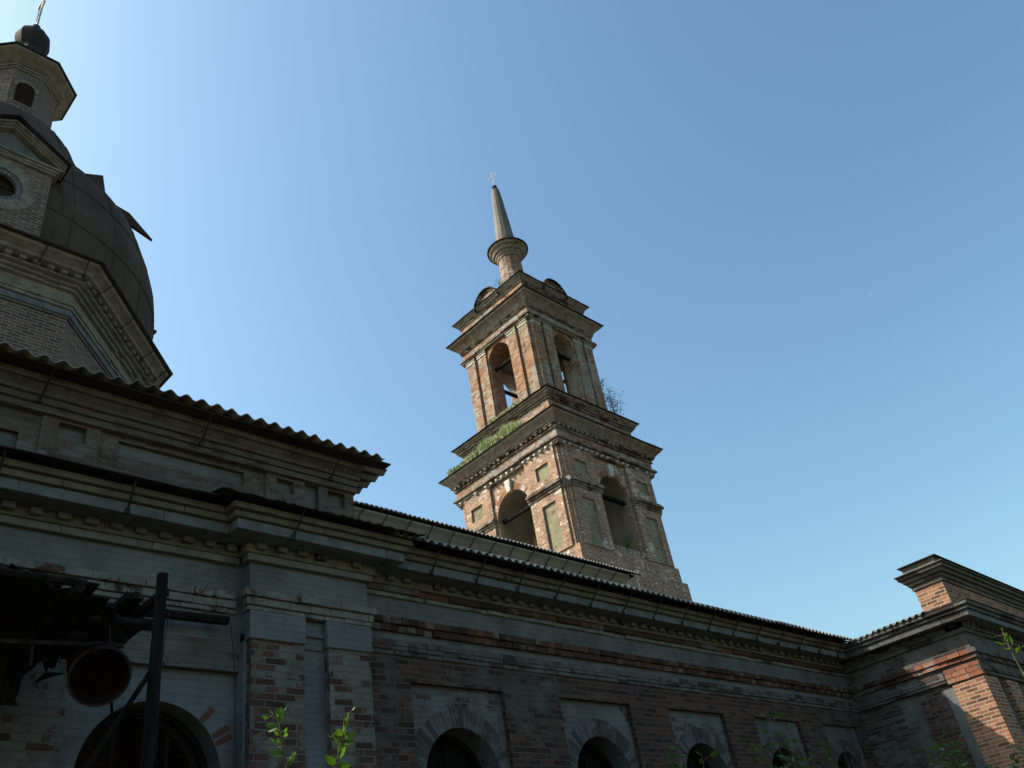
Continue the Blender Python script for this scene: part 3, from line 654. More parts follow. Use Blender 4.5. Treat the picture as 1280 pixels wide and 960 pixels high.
# attic parapet
AX, AY0, AY1 = 18.13, 5.48, 6.06
TA = frame(AX, 0, -1, 0); TAF = frame(0, AY0, 0, -1)
mb = MB(); mb.box(AX, 27, AY0, AY1, 6.1, 7.08); att = mb.build('attic_parapet', 'wing', wg)
mb = MB()
for z0, z1, p in ((6.76, 6.84, .035), (6.842, 6.92, .07), (6.922, 6.99, .13), (6.992, 7.06, .19)):
    course(mb, TA, -AY1 - p, -AY0 + p, z0, z1, p, depth=p + .2, L=.7); course(mb, TAF, AX - p + .002, 27, z0, z1, p, depth=p + .2, L=.7)
mb.build('parapet_cornice', 'c_att', att, bevel=.005)
mb = MB(); mb.box(AX - .24, 27, AY0 - .24, AY1 + .22, 7.062, 7.085); mb.box(AX - .06, 27, AY0 - .06, AY1 + .06, 7.085, 7.25); mb.build('parapet_cap', 'c_att', att, bevel=.006)
mb = MB(); mb.loft([[(AX - .13, AY0 - .13, 7.25), (27, AY0 - .13, 7.25), (27, AY1 + .12, 7.25), (AX - .13, AY1 + .12, 7.25)], [(AX - .12, AY0 - .12, 7.268), (27, AY0 - .12, 7.268), (27, AY1 + .11, 7.268), (AX - .12, AY1 + .11, 7.268)], [(AX + .3, 5.75, 7.34), (27, 5.75, 7.34), (27, 5.83, 7.34), (AX + .3, 5.83, 7.34)]]); mb.build('parapet_sheet', 'metal', att)
mb = MB(); mb.box(XW + .4, 27, -8, -7.6, 0, 6.1, TF); mb.box(26.8, 27, -8, -.4, 0, 6.1, TF); mb.build('back_wall', 'wingwall', wg)

# ================================================================== BELL TOWER
bt = thing('bell_tower', 'two tiered red brick bell tower with open arches and a pale conical spire', 'bell tower', (22.3, 18.09, 0))
CX, CY = 22.3, 18.09
TT = [frame(CX, CY, *n) for n in ((-1, 0), (0, -1), (1, 0), (0, 1))]
def sq(h, z): return [(CX - h, CY - h, z), (CX + h, CY - h, z), (CX + h, CY + h, z), (CX - h, CY + h, z)]
def tcourse(mb, h, z0, z1, d=.3, L=.262, jit=.007, miss=0.):
    for T in TT: course(mb, T, -h, h - .003, z0, z1, h, depth=d, L=L, jit=jit, miss=miss)
mb = MB(); mb.loft([sq(2.70, 0), sq(2.68, 11.72)]); mb.loft([sq(2.57, 11.7), sq(2.56, 12.30)]); mb.build('base', 'tower', bt)
# lower tier: four corner piers, skins with recessed panels, arched bays
mb = MB()
for sx in (-1, 1):
    for sy in (-1, 1):
        xa, xb = sorted((CX + sx * .88, CX + sx * 2.46)); ya, yb = sorted((CY + sy * .88, CY + sy * 2.46))
        mb.box(xa, xb, ya, yb, 12.0, 16.2)
for T in TT:
    for sg in (-1, 1):
        a, b = sorted((sg * .9, sg * 2.3)); hs = [(*sorted((sg * 1.36, sg * 1.92)), 14.97, 15.49), (*sorted((sg * 1.37, sg * 1.97)), 12.15, 14.05)]
        panel_layer(mb, T, a, b, 12.31, 15.92, 2.60, .10, [(hs[1][0], hs[1][1], 12.35, 14.05)] if False else [(min(hs[0][0], hs[1][0]), max(hs[0][1], hs[1][1]), 14.97, 15.49), (min(hs[0][0], hs[1][0]), max(hs[0][1], hs[1][1]), 12.35, 14.05)])
        a, b = sorted((sg * 2.302, sg * 2.41)); mb.box(a, b, 2.3, 2.53, 12.31, 15.92, T)
mb.build('lower_tier', 'tower', bt)
for T in TT:
    for sg in (-1, 1):
        a, b = sorted((sg * 1.3, sg * 2.0)); mb = MB(); mb.box(a, b, 2.3, 2.525, 12.32, 14.5, T); mb.build('tall_panel', 'towerblue', bt)
        mb = MB(); mb.box(a, b, 2.3, 2.525, 14.7, 15.9, T); mb.build('square_panel', 'towerblue', bt)
for T in TT:
    mb = MB(); arch_wall(mb, T, -.9, .9, 12.3, 15.95, 2.49, 1.6, [(0, .78, 14.55, 12.62)], 24); bay = mb.build('lower_arch', 'tower', bt)
    r = MB(); arch_ring(r, T, 0, 14.55, .79, .99, 2.515, .05, 24, a0=.02, a1=math.pi - .02); r.build('arch_ring', 'c_towred', bay)
    k = MB(); k.loft([[T(-.09, 2.45, 15.30), T(.09, 2.45, 15.30), T(.09, 2.6, 15.30), T(-.09, 2.6, 15.30)], [T(-.15, 2.45, 15.76), T(.15, 2.45, 15.76), T(.15, 2.62, 15.76), T(-.15, 2.62, 15.76)]]); k.build('keystone', 'c_cap', bay, bevel=.01)
    v = MB()
    for i in range(24):
        a, b = math.pi * (1 - i / 24), math.pi * (1 - (i + 1) / 24); rr = .775
        v.quad(T(rr * math.cos(a), 2.42, 14.55 + rr * math.sin(a)), T(rr * math.cos(b), 2.42, 14.55 + rr * math.sin(b)), T(rr * math.cos(b), .9, 14.55 + rr * math.sin(b)), T(rr * math.cos(a), .9, 14.55 + rr * math.sin(a)))
    for sg in (-1, 1): v.quad(T(sg * .775, 2.3, 12.62), T(sg * .775, .9, 12.62), T(sg * .775, .9, 14.55), T(sg * .775, 2.3, 14.55))
    v.build('arch_plaster', 'vault', bay)
    t = MB(); t.box(-.78, .78, 2.2, 2.32, 14.50, 14.62, T); t.build('tie_beam', 'char', bay)
    d = MB(); d.box(-.78, .78, 2.1, 2.40, 12.45, 12.62, T)
    for i in range(7): d.box(-.72 + i * .22, -.60 + i * .22, 2.3, 2.50, 12.44, 12.625, T)
    d.build('sill', 'c_tow', bay)
    for sg in (-1, 1):
        c = MB(); a, b = sorted((sg * .84, sg * 2.3))
        for z0, z1, p in ((14.36, 14.44, 2.64), (14.442, 14.52, 2.68), (14.522, 14.61, 2.75), (14.612, 14.69, 2.70)): course(c, T, a, b + (p - 2.6 if sg > 0 else 0), z0, z1, p, depth=.2)
        c.build('string_course', 'c_tow', bt, bevel=.005)
        s2 = MB(); a, b = sorted((sg * 2.29, sg * 2.46))
        for z0, z1, p in ((14.36, 14.44, 2.58), (14.442, 14.52, 2.62), (14.522, 14.61, 2.68), (14.612, 14.69, 2.64)): s2.box(a, b, 2.3, p, z0, z1, T)
        s2.build('string_return', 'c_tow', bt)
mb = MB(); mb.loft([sq(2.44, 12.1), sq(2.44, 12.28)]); mb.loft([sq(2.4, 15.42), sq(2.4, 16.2)]); mb.build('floor', 'vault', bt)
# mid cornice
mb = MB()
for h, z0, z1 in ((2.61, 15.92, 16.0), (2.64, 16.002, 16.08), (2.72, 16.10, 16.18), (2.66, 16.50, 16.575), (2.74, 16.66, 16.73)): tcourse(mb, h, z0, z1, miss=.012, jit=.010)
mb.loft([sq(2.70, 16.732), sq(2.76, 16.735), sq(2.79, 16.79), sq(2.86, 16.86), sq(2.95, 16.93), sq(2.98, 16.96), sq(2.99, 17.02)])
for T in TT:
    for i in range(22):
        u = -2.62 + (i + .2) * 5.24 / 22
        if rnd.random() > .12: mb.box(u, u + .13, 2.4, 2.73, 16.577, 16.657, T)
nf = len(mb.f)
for T in TT:
    for i in range(18):
        u = -2.5 + (i + .3) * 5.0 / 18
        if rnd.random() > .15: mb.box(u, u + .10, 2.4, 2.70, 15.93, 15.998, T)
o = mb.build('mid_cornice', 'c_tow', bt, bevel=.006); o.data.materials.append(M['c_cap'])
for p in o.data.polygons[nf:]: p.material_index = 1
mb = MB(); mb.loft([sq(2.60, 16.0), sq(2.60, 17.0)]); mb.build('mid_frieze', 'towerpil', bt)
def roofskirt(name, h0, z0, h1, z1, th=.025, sag=.03):
    mb = MB(); r = []
    n_ = 16
    def loop(h, z, j):
        out = []
        for k in range(4):
            A, B = sq(h, z)[k], sq(h, z)[(k + 1) % 4]
            for i in range(n_): out.append((A[0] + (B[0] - A[0]) * i / n_, A[1] + (B[1] - A[1]) * i / n_, z + (rnd.uniform(-j, j) if i else 0)))
        return out
    mb.loft([loop(h0 - .02, z0, sag * .4), loop(h0, z0 + th, sag * .4), loop((h0 + h1) / 2, (z0 + z1) / 2 + th, sag * .5), loop(h1, z1 + th, 0)]); return mb.build(name, 'metal', bt)
roofskirt('mid_roof', 3.05, 17.025, 2.35, 17.50)
mb = MB(); mb.loft([sq(2.30, 17.2), sq(2.30, 18.2)]); mb.build('pedestal', 'towerpil', bt)
mb = MB()
for h, z0, z1 in ((2.44, 17.48, 17.56), (2.40, 17.562, 17.64)): tcourse(mb, h, z0, z1, miss=.012, jit=.010)
mb.build('pedestal_ledge', 'c_towred', bt, bevel=.006); mb = MB()
for h, z0, z1 in ((2.36, 17.98, 18.05), (2.43, 18.052, 18.12), (2.47, 18.122, 18.18)): tcourse(mb, h, z0, z1, miss=.012, jit=.010)
mb.loft([sq(2.42, 18.181), sq(2.48, 18.184), sq(2.53, 18.22), sq(2.55, 18.27)])
mb.build('pedestal_cornice', 'c_tow', bt, bevel=.006)
roofskirt('pedestal_roof', 2.61, 18.275, 1.9, 18.80)
# upper tier
mb = MB()
for sx in (-1, 1):
    for sy in (-1, 1):
        xa, xb = sorted((CX + sx * 1.22, CX + sx * 1.80)); ya, yb = sorted((CY + sy * 1.22, CY + sy * 1.80)); mb.box(xa, xb, ya, yb, 18.3, 22.5)
for T in TT:
    for sg in (-1, 1):
        a, b = sorted((sg * .625, sg * 1.222)); mb.box(a, b, 1.22, 1.797, 18.31, 22.49, T)
mb.build('upper_tier', 'towerpil', bt)
for T in TT:
    mb = MB(); arch_wall(mb, T, -.64, .64, 18.5, 22.45, 1.815, .60, [(0, .575, 21.5, 19.1)], 24); bay = mb.build('upper_arch', 'towerpil', bt)
    r = MB(); arch_ring(r, T, 0, 21.5, .585, .76, 1.845, .05, 18, a0=.0, a1=math.pi); r.build('arch_ring', 'c_towred', bay)
    t = MB(); t.box(-.58, .58, 1.45, 1.57, 21.25, 21.36, T); t.build('tie_beam', 'char', bay)
    for a in (-1.75, -1.11, .64, 1.28):
        p = MB(); p.box(a, a + .47, 1.7, 1.90, 18.86, 22.0, T); pl = p.build('pilaster', 'towerpil', bt)
        c = MB(); course(c, T, a - .02, a + .49, 22.0, 22.07, 1.925, depth=.2); c.build('white_cap', 'c_cap', pl, bevel=.005)
        c = MB(); course(c, T, a - .03, a + .50, 22.08, 22.2, 1.94, depth=.2); c.build('capital', 'c_tow', pl)
mb = MB()
for h, z0, z1 in ((1.97, 22.20, 22.28), (2.02, 22.282, 22.37)): tcourse(mb, h, z0, z1, jit=.010)
mb.build('capital_band', 'c_tow', bt, bevel=.006); mb = MB()
for h, z0, z1 in ((1.95, 22.70, 22.77), (1.98, 22.772, 22.83)): tcourse(mb, h, z0, z1, miss=.01, jit=.010)
mb.loft([sq(1.95, 22.832), sq(1.99, 22.84), sq(2.03, 22.92), sq(2.12, 23.03), sq(2.22, 23.11), sq(2.28, 23.14), sq(2.30, 23.22)])
mb.build('upper_cornice', 'c_tow', bt, bevel=.006)
mb = MB(); mb.loft([sq(1.90, 22.3), sq(1.90, 23.3)]); mb.loft([sq(1.75, 22.18), sq(1.75, 22.35)]); mb.build('upper_frieze', 'towerpil', bt)
roofskirt('upper_eave', 2.37, 23.225, 1.85, 23.55)
mb = MB(); mb.loft([sq(1.84, 23.4), sq(1.84, 24.3)]); mb.build('crown_parapet', 'towerpil', bt)
mb = MB()
for h, z0, z1 in ((1.88, 24.02, 24.09), (1.91, 24.092, 24.14)): tcourse(mb, h, z0, z1, miss=.01)
mb.loft([sq(1.88, 24.142), sq(1.92, 24.15), sq(1.98, 24.22), sq(2.04, 24.27), sq(2.05, 24.302)])
mb.build('crown_cornice', 'c_tow', bt, bevel=.005)
roofskirt('crown_roof', 2.10, 24.305, .5, 25.35)
for T in TT:
    mb = MB(); m_ = 18
    pts = [(.62 * math.cos(math.pi * i / m_), 24.14 + .62 * math.sin(math.pi * i / m_)) for i in range(m_ + 1)]
    mb.loft([[T(u, 1.95, z) for u, z in pts], [T(u, .6, z) for u, z in pts]]); lu = mb.build('lunette', 'towerpil', bt)
    r = MB(); arch_ring(r, T, 0, 24.14, .56, .66, 2.0, .3, 18); r.build('lunette_moulding', 'c_tow', lu)
    c = MB(); arch_ring(c, T, 0, 24.14, .665, .705, 2.10, 1.5, 18, jit=.001); c.build('lunette_cover', 'metal', lu)
mb = MB(); mb.lathe(CX, CY, [(.62, 25.0), (.60, 26.4), (.52, 26.5), (.50, 27.55)], 16); mb.build('neck', 'towerpil', bt)
mb = MB(); mb.lathe(CX, CY, [(.53, 27.5), (.56, 27.62), (.60, 27.64), (.62, 27.74), (.70, 27.78), (.74, 27.90), (.83, 27.96), (.87, 28.08)], 28); mb.build('ring_cornice', 'c_tow', bt)
mb = MB(); mb.lathe(CX, CY, [(.93, 28.08), (.94, 28.11), (.42, 28.5)], 28); mb.build('ring_sheet', 'metal', bt)
mb = MB(); mb.lathe(CX, CY, [(.43, 28.4), (.42, 28.8), (.345, 30.0), (.265, 31.2), (.195, 32.06), (.13, 32.14)], 14); sp = mb.build('spire', 'spire', bt)
mb = MB(); mb.lathe(CX, CY, interp([(.04, 32.1), (.11, 32.2), (.13, 32.28), (.10, 32.38), (.03, 32.43)]), 12); mb.build('spire_ball', 'metal', bt, smooth=True)
mb = MB(); mb.tube([(CX, CY, 32.4), (CX, CY, 33.45)], .013, 5)
for z, l in ((33.05, .26), (33.25, .13)): mb.tube([(CX, CY - l, z), (CX, CY + l, z)], .011, 5)
mb.tube([(CX, CY - .12, 32.80), (CX, CY + .12, 32.70)], .014, 5)
for k in range(4):
    a = math.pi / 4 + k * math.pi / 2; mb.tube([(CX, CY, 33.05), (CX, CY + .19 * math.cos(a), 33.05 + .19 * math.sin(a))], .007, 4)
mb.build('cross', 'gilt', bt)

# ================================================================== loose and lifted dome sheets
def dome_r(z):
    for (r0, z0), (r1, z1) in zip(prof, prof[1:]):
        if z0 <= z <= z1: return r0 + (r1 - r0) * (z - z0) / (z1 - z0)
def on_dome(ang, z, off=0.):
    r = dome_r(z) + off; return Vector((DX + r * math.cos(ang), DY + r * math.sin(ang), z))
sheet([on_dome(-.42, 19.75, -.05), on_dome(-.42, 19.72, .50), on_dome(-.40, 19.45, .85), on_dome(-.36, 18.75, 1.05), on_dome(-.38, 19.2, .62), on_dome(-.41, 19.55, .34)], (.02, .10, .01))
sheet([on_dome(-.35, 20.75, -.1), on_dome(-.35, 20.85, .78), on_dome(-.35, 20.0, .55), on_dome(-.35, 20.0, -.1)], (.05, .5, 0))
sheet([on_dome(-.2, 16.3, -.05), on_dome(-.2, 16.32, .22), on_dome(-.2, 16.25, .22), on_dome(-.2, 16.22, -.05)], (0, .12, 0))

# ================================================================== burnt canopy, posts, drum
cp = thing('burnt_canopy', 'burnt black lean-to canopy with torn sheets under the cornice', 'canopy', (0.8, 7, 0))
mb = MB(); nx, ny = 46, 14
def cz(y): return 4.30 - (y - 6.0) * .03
grid = {}
for i in range(nx + 1):
    for j in range(ny + 1):
        x = -3 + (2.62 + 3) * i / nx; y = 5.95 + 1.95 * j / ny
        grid[i, j] = len(mb.v); mb.v.append((x + rnd.uniform(-.02, .02), y + rnd.uniform(-.03, .03), cz(y) + .03 * math.sin(x * 5) + rnd.uniform(-.025, .025)))
for i in range(nx):
    for j in range(ny):
        x = -3 + 5.62 * i / nx
        if x > 2.15 and rnd.random() < .30 + (x - 2.15) * 1.0: continue
        if abs(x - 1.95) < .12 and j > 9 and rnd.random() < .75: continue
        if j == 0 and rnd.random() < .25: continue
        mb.f.append((grid[i, j], grid[i + 1, j], grid[i + 1, j + 1], grid[i, j + 1]))
o = mb.build('torn_sheet', 'char', cp); so_ = o.modifiers.new('thick', 'SOLIDIFY'); so_.thickness = .012
# twisted front edge and hanging rags of roofing felt
b = MB(); b.tube([(-3 + .28 * i, 5.95 + rnd.uniform(-.03, .03), cz(5.95) - .03 + rnd.uniform(-.03, .03)) for i in range(19)], .03, 6); b.build('front_pole', 'char', cp)
b = MB(); b.tube([(-3, 6.9, 4.2), (0, 6.9, 4.22), (2.62, 6.88, 4.27)], .05, 6); b.build('beam', 'char', cp)
b = MB(); b.tube([(1.6, 7.85, 4.97), (2.9, 7.86, 4.95), (4.1, 7.87, 4.98)], .05, 8); b.build('wall_beam', 'char', cp)
b = MB(); b.tube([(-2, 7.9, 5.17), (1.9, 7.86, 5.16), (2.6, 7.84, 5.13)], .035, 6); b.build('wall_pipe', 'iron', cp)
def rag(x0, x1, y0, y1, ztop, drop, seed):
    q = random.Random(seed); m = MB(); nn = 14; rows = 6; idx = {}
    for i in range(nn + 1):
        t = i / nn; dr_ = drop * (.35 + .65 * abs(math.sin(t * 5 + seed))) * q.uniform(.75, 1.1)
        for j in range(rows + 1):
            k = j / rows; idx[i, j] = len(m.v)
            m.v.append((x0 + (x1 - x0) * t + q.uniform(-.02, .02), y0 + (y1 - y0) * t + .12 * math.sin(k * 3 + t * 6) + q.uniform(-.02, .02), ztop - dr_ * k + q.uniform(-.02, .02)))
    for i in range(nn):
        for j in range(rows):
            if j > 3 and q.random() < .28: continue
            m.f.append((idx[i, j], idx[i + 1, j], idx[i + 1, j + 1], idx[i, j + 1]))
    o = m.build('hanging_felt', 'char', cp); mo = o.modifiers.new('thick', 'SOLIDIFY'); mo.thickness = .008
rag(-1.0, 2.2, 7.2, 7.5, 4.25, .62, 1); rag(.4, 2.0, 6.8, 6.7, 4.25, .40, 2); rag(1.9, 2.75, 7.0, 7.6, 4.5, .42, 3); rag(2.0, 2.75, 6.2, 6.9, 4.36, .16, 4)
rag(1.2, 2.1, 7.7, 7.75, 4.9, .75, 5); rag(1.5, 2.9, 7.4, 7.6, 4.75, .30, 6)
for x in (-1.0, .1, 1.1, 2.0):
    b = MB(); b.tube([(x, 5.95, cz(5.95) - .05), (x + rnd.uniform(-.05, .05), 7.9, cz(7.9) - .05)], .04, 5); b.build('rafter', 'char', cp)
b = MB(); b.tube([(-2, 6.6, 4.02), (.8, 6.6, 4.07), (1.7, 6.6, 4.07), (2.58, 6.58, 4.12)], .018, 6); b.build('rail', 'iron', cp)
b = MB(); b.tube([(1.95, 6.6, 4.06), (1.96, 6.6, 3.92)], .012, 5); b.build('rail_hook', 'iron', cp)
for pts_, r_ in (([(2.0, 7.8, 4.75), (2.65, 6.2, 4.15)], .045), ([(2.3, 6.4, 4.0), (2.75, 7.7, 4.55)], .035), ([(2.25, 6.3, 3.05), (2.64, 6.05, 3.85)], .02), ([(2.55, 6.7, 4.0), (2.95, 7.6, 3.9), (3.05, 7.8, 3.6)], .012), ([(1.75, 6.9, 4.0), (2.5, 7.7, 4.7)], .03), ([(1.55, 7.3, 3.9), (2.1, 7.6, 3.3)], .022), ([(2.62, 6.1, 3.9), (2.9, 6.6, 3.55)], .012)):
    b = MB(); b.tube(pts_, r_, 5); b.build('brace', 'char', cp)
b = MB()
for k in range(16):
    x = 2.0 + .055 * k; b.box(x, x + rnd.uniform(.03, .09), 6.4 + rnd.uniform(0, .9), 7.2 + rnd.uniform(0, .7), 4.46 + rnd.uniform(-.06, .10), 4.47 + rnd.uniform(.06, .14))
b.build('splintered_board', 'char', cp)
def post(name, label, x, y, z1, r, lean=(0, 0)):
    m = MB(); pts = [(x + lean[0] * t + rnd.uniform(-.006, .006), y + lean[1] * t, z1 * t) for t in [i / 8 for i in range(9)]]
    m.tube([(x + lean[0] * -.01, y, -.1)] + pts[1:], r, 10, r * .85); o = m.build(name, 'char'); return tag(o, label, 'post')
post('charred_post', 'thick charred round post rising past the right end of the burnt canopy', 2.59, 6.0, 4.47, .048)
post('charred_post', 'thin dark post near the far left wall under the burnt canopy', 1.75, 6.9, 4.45, .035, (.12, 0))
# rusty drum seen into its open end
dr = thing('metal_drum', 'rusty dark red metal drum hanging open end out under the burnt canopy', 'drum', (2.4, 6.5, 3.85))
ax = Vector((-.16, -.84, -.52)).normalized(); e1 = ax.orthogonal().normalized(); e2 = ax.cross(e1); c0 = Vector((2.405, 6.5, 3.85))
def circ(r, d, n=28): return [c0 + ax * d + (e1 * math.cos(2 * math.pi * k / n) + e2 * math.sin(2 * math.pi * k / n)) * r for k in range(n)]
mb = MB(); mb.loft([circ(.19, -.30), circ(.205, 0), circ(.198, 0), circ(.18, -.29)]); mb.build('shell', 'rust', dr, smooth=False)
mb = MB(); mb.loft([circ(.202, -.012), circ(.216, -.006), circ(.216, .012), circ(.198, .012), circ(.202, -.012)], cap0=False, cap1=False); mb.build('rim', 'iron', dr)
mb = MB(); mb.tube([c0 + e1 * .0 + Vector((.03, 0, .205)), c0 + Vector((.03, -.03, .25)), c0 + Vector((.07, -.03, .25)), c0 + Vector((.07, 0, .20))], .008, 5); mb.tube([c0 + Vector((.05, 0, .22)), c0 + Vector((.05, .05, .40))], .008, 5); mb.build('hanger', 'iron', dr)
# hanging wires beside the pier and in front of the window
def wire(pts, label):
    m = MB(); m.tube(pts, .005, 5); return tag(m.build('hanging_wire', 'iron'), label, 'wire')
wire([(4.06, 7.75, 5.0), (4.15, 7.80, 4.6), (4.2, 7.84, 4.1), (4.24, 7.84, 3.2)], 'loose wire hanging down the wall beside the corner pier')
wire([(3.44, 7.75, 4.95), (3.42, 7.78, 4.4), (3.44, 7.80, 3.6)], 'thin straight wire hanging in front of the arched window by the burnt canopy')

# ================================================================== plants
def leaf(mb, c, d, s, L, Wd, fold=.25):
    c, d, s = Vector(c), Vector(d).normalized(), Vector(s)
    s = (s - d * s.dot(d)).normalized(); nrm = d.cross(s)
    prof_ = [(0, .0), (.12, .55), (.35, .98), (.6, .92), (.85, .5), (1., .02)]
    mid = [c + d * (L * (t - .5)) - nrm * (fold * Wd * .35 * math.sin(math.pi * t)) + nrm * (-.10 * L * (t - .4) ** 2) for t, _ in prof_]
    lft = [m + s * (Wd * .5 * w) + nrm * (fold * Wd * .3 * w) for m, (t, w) in zip(mid, prof_)]; rgt = [m - s * (Wd * .5 * w) + nrm * (fold * Wd * .3 * w) for m, (t, w) in zip(mid, prof_)]
    n_ = len(prof_); mb.add(mid + lft + rgt, [(i, i + 1, n_ + i + 1, n_ + i) for i in range(n_ - 1)] + [(2 * n_ + i, 2 * n_ + i + 1, i + 1, i) for i in range(n_ - 1)])
def rv(k=1.): return Vector((rnd.uniform(-k, k), rnd.uniform(-k, k), rnd.uniform(-k, k)))

def sapling(label, base, mid, top, leaves, lm='leaf', group=None):
    """leaves: (position, length, width) near the top; the stem runs from the ground"""
    root = thing('sapling', label, 'sapling', base, group)
    base, mid, top = Vector(base), Vector(mid), Vector(top)
    st = MB(); st.tube([base, base.lerp(mid, .5) + rv(.02), mid, mid.lerp(top, .5) + rv(.006), top], .008, 6, .002)
    lf = MB()
    for p, L, Wd, d in leaves:
        p = Vector(p); t = max(0, min(1, (p.z - mid.z) / max(.01, top.z - mid.z))); a = mid.lerp(top, t * .92)
        st.tube([a, a.lerp(p, .5) + Vector((0, 0, .006)), p - Vector(d).normalized() * L * .45], .0023, 4)
        leaf(lf, p, d, rv() + Vector((.6, -.6, .2)), L, Wd)
    for k in range(7):
        t = rnd.uniform(.2, .95); a = mid.lerp(top, t); d = rv(); d.z = abs(d.z); d.normalize(); L = rnd.uniform(.016, .032); p = a + d * rnd.uniform(.02, .05)
        st.tube([a, p - d * L * .4], .0016, 4); leaf(lf, p, d, rv(), L, L * rnd.uniform(.35, .6))
    # a few lower leaves out of frame so that it is a whole plant
    for k in range(14):
        t = rnd.uniform(.15, .95); a = base.lerp(mid, t); d = rv(); d.z = abs(d.z) * .6; p = a + d.normalized() * .07
        st.tube([a, p - d.normalized() * .02], .002, 4); leaf(lf, p, d, rv(), .05, .03)
    st.build('stem', 'bark', root); lf.build('leaves', lm, root); return root
def at(u, v, dist):
    r = (_rt * ((u - 640) / 1078.1) - _up * ((v - 480) / 1078.1) + _fw).normalized(); return Vector((0, 0, 1.6)) + r * dist
D0 = 3.4; U = _up; Rr = _rt
sapling('slender sapling tip with round green leaves, left one of the two before the pier', (1.76, 2.86, 0), at(358, 962, D0), at(346, 888, D0),
        [(at(349.5, 894, D0), .060, .038, U + Rr * .15), (at(331, 896, D0), .026, .016, U * .5 - Rr), (at(340, 907, D0), .048, .028, -Rr + U * .1 - _fw * .3), (at(342, 912, D0 + .02), .045, .022, -Rr * .9 - U * .4),
         (at(356, 914, D0), .038, .016, U + Rr * .6), (at(350, 927, D0), .034, .026, -Rr * .6 - U * .4 - _fw * .6), (at(345, 941, D0), .056, .034, -Rr + U * .35), (at(365, 948, D0), .060, .028, U + Rr * .7), (at(352, 936, D0 + .03), .03, .018, Rr - U * .3)])
sapling('taller leafy sapling tip overlapping the right pilaster of the pier, right one of two', (1.96, 2.74, 0), at(420, 962, D0), at(431, 894, D0),
        [(at(433.5, 900, D0), .058, .026, U + Rr * .3), (at(430, 912, D0), .04, .026, U * .9 - Rr * .1 - _fw * .4), (at(423, 919, D0), .050, .036, U + Rr * .05), (at(437, 921, D0), .062, .030, Rr + U * .75), (at(434, 928, D0), .05, .026, Rr + U * .35),
         (at(425, 935, D0), .052, .032, U + Rr * .2), (at(427, 941, D0 + .02), .055, .024, U + Rr * .5), (at(413, 950, D0), .050, .040, -Rr * .6 + U * .6), (at(430, 957, D0), .05, .03, Rr + U * .1), (at(411, 920, D0), .02, .005, -Rr + U)])
D1 = 4.2; q = at(1262, 812, D1)
sapling('thin sapling with narrow bright leaves at the right edge before the wing', (q.x + .25, q.y - .1, 0), at(1290, 860, D1), at(1253, 790, D1),
        [(at(1257, 798, D1), .05, .018, U + Rr * .1), (at(1263, 801, D1), .05, .022, U - Rr * .2), (at(1250, 804, D1), .045, .010, -Rr + U * .3), (at(1261, 811, D1), .045, .022, -Rr + U * .1), (at(1272, 813, D1), .045, .02, U + Rr * .3), (at(1278, 808, D1), .05, .018, Rr * .8 + U)])

def weed(label, x, y, h, spread, nl, name='wall_shrub', lm='leafdim', Lr=(.07, .14), group='shrubs growing along the refectory wall', z0=0., low=.35):
    root = thing(name, label, 'shrub', (x, y, z0), group)
    st = MB(); lf = MB()
    for k in range(8):
        tip = Vector((x + rnd.uniform(-spread, spread), y + rnd.uniform(-spread, spread) * .6, z0 + h * rnd.uniform(.72, 1.)))
        b = Vector((x + rnd.uniform(-.06, .06), y + rnd.uniform(-.06, .06), z0)); m = b.lerp(tip, .55) + rv(.08 * spread)
        pts_ = [b, b.lerp(m, .5), m, m.lerp(tip, .5) + rv(.05 * spread), tip]; st.tube(pts_, .012 if h > 1 else .006, 5, .003)
        for i in range(nl // 4):
            t = low + (1 - low) * rnd.random(); seg = t * 4; a = pts_[min(3, int(seg))].lerp(pts_[min(3, int(seg)) + 1], seg - min(3, int(seg)))
            d = rv(); d.z = d.z * .5 + .1; d.normalize(); L = rnd.uniform(*Lr); r_ = rnd.uniform(.03, .22) * spread / .4; p = a + d * r_
            st.tube([a, p - d * L * .4], .003 if h > 1 else .002, 4); leaf(lf, p, d, rv(), L, L * rnd.uniform(.4, .6))
    st.build('stem', 'bark', root); lf.build('leaves', lm, root); return root
weed('dim leafy shrub between the second and third refectory windows', 8.55, 6.0, 3.75, .28, 180)
weed('dim leafy shrub between the third and fourth refectory windows', 10.55, 6.0, 3.98, .32, 225)
weed('dim low shrub between the fourth and fifth refectory windows', 10.95, 5.7, 3.45, .35, 195)
weed('dim sparse shrub at the fifth refectory window by the inside corner', 12.3, 6.0, 3.65, .25, 135)
weed('dim tall shrub in the inside corner against the side wing', 13.6, 5.2, 3.75, .40, 240)
weed('dim broad shrub before the red wall of the side wing', 14.3, 5.3, 3.72, .45, 300)
weed('dim shrub at the foot of the sunlit corner pilaster', 14.6, 4.5, 3.35, .35, 210)
weed('dim ragged shrub in front of the wing at the frame edge', 14.4, 4.0, 3.15, .35, 180)
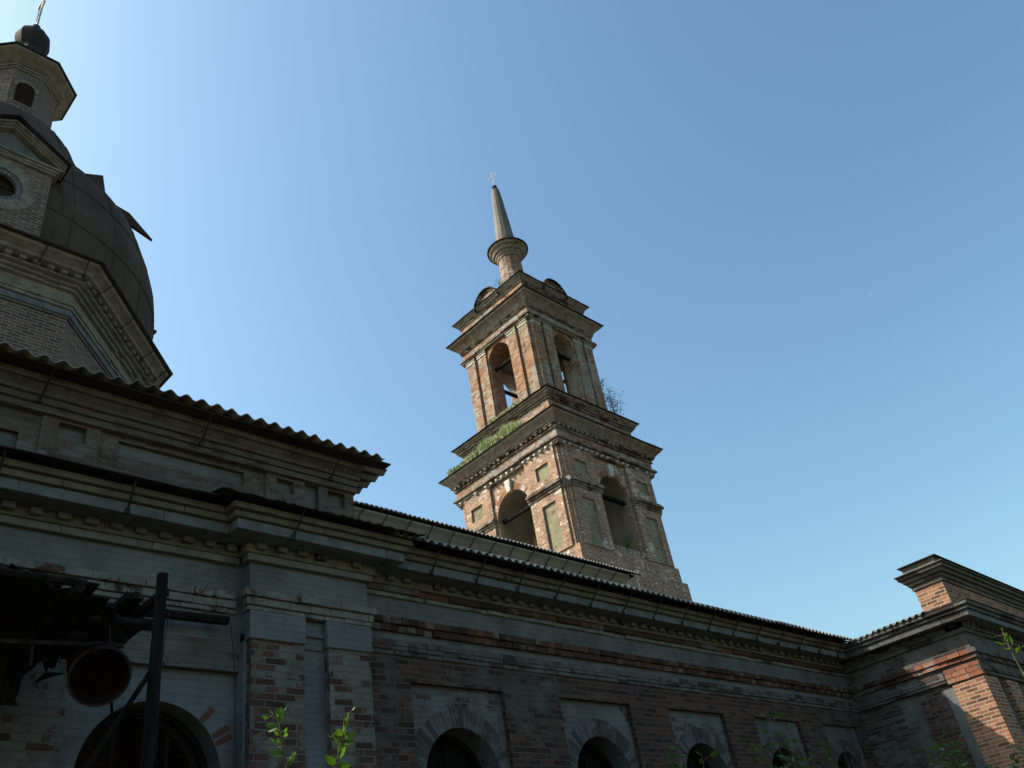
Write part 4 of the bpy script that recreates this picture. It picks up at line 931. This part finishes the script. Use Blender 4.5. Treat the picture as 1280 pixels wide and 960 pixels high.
# plants on the tower
weed('thin dark bush growing from the right ledge of the bell tower', CX + 2.2, CY - 1.9, 1.9, .58, 130, 'ledge_bush', 'leafdark', (.05, .09), None, 18.4, .15)
weed('small bush rooted high on the right side of the upper bell tower tier', CX + 1.98, CY - 1.75, .55, .22, 30, 'ledge_bush', 'leafdark', (.04, .08), None, 20.2, .3)
weed('small dark bush left of the neck under the bell tower spire', CX - .75, CY + .1, .75, .3, 60, 'roof_bush', 'leafdark', (.05, .09), None, 25.35, .2)
weed('small dark bush right of the neck under the bell tower spire', CX + .8, CY - .6, .5, .28, 50, 'roof_bush', 'leafdark', (.05, .09), None, 25.2, .2)
weed('small yellow green plant inside the right lower arch of the bell tower', CX + .25, CY - 2.35, .35, .12, 24, 'arch_plant', 'grass', (.06, .10), None, 12.62, .1)
def grass(label, u0, u1, w0, w1, n_, hmin, hmax, slope):
    gb = MB()
    for k in range(n_):
        u = rnd.uniform(u0, u1); w_ = rnd.uniform(w0, w1); z = slope(w_); h = rnd.uniform(hmin, hmax) * (.6 + .4 * math.sin(u * 3.1) ** 2)
        p = Vector(TT[0](u, w_, z)); tip = p + Vector((rnd.uniform(-.12, .10), rnd.uniform(-.1, .1), h)); m = p.lerp(tip, .6) + Vector((rnd.uniform(-.02, .02), rnd.uniform(-.02, .02), .03)); s_ = Vector((rnd.uniform(-.4, .4), 1, 0)).normalized() * rnd.uniform(.008, .02)
        gb.add([p - s_, p + s_, m + s_ * .7, m - s_ * .7, tip], [(0, 1, 2, 3), (3, 2, 4)])
    return tag(gb.build('ledge_grass', 'grass'), label, 'grass', kind='stuff')
sl_ = lambda w_: 17.05 + (3.05 - w_) / .7 * .475 - .02
grass('thick green grass growing on the left ledge of the bell tower', -1.15, 1.1, 2.4, 3.02, 2000, .16, .60, sl_)
grass('low mossy grass on the left end of the bell tower ledge', -2.5, -1.15, 2.45, 3.02, 1000, .08, .26, sl_)
grass('dry grass along the sill of the left belfry arch', -.75, 1.0, 1.9, 2.4, 300, .08, .22, lambda w_: 18.30 + (2.61 - w_) / .71 * .52)

# ================================================================== pale day moon: only its lit crescent is modelled, and it glows by itself
md = 9000.; mp = at(1086, 367, md); mb = MB(); R0 = 2.6 / 1078 * md
to = (mp - Vector((0, 0, 1.6))).normalized(); ex = Vector((-to.y, to.x, 0)).normalized() * -1; ez = ex.cross(to) * 1
rings = []
for i in range(17):
    t = math.radians(-70 + 250 * i / 16 - 90); c_ = math.cos(t); s_ = math.sin(t); k = math.sin(math.pi * i / 16); wd = R0 * .45 * k + .2
    rings.append([mp + (ex * c_ + ez * s_) * R0, mp + (ex * c_ + ez * s_) * (R0 - wd), mp + (ex * c_ + ez * s_) * (R0 - wd * .5) + to * wd])
mb.loft(rings); tag(mb.build('moon', 'moon'), 'tiny pale crescent moon in the blue sky right of the tower', 'moon')
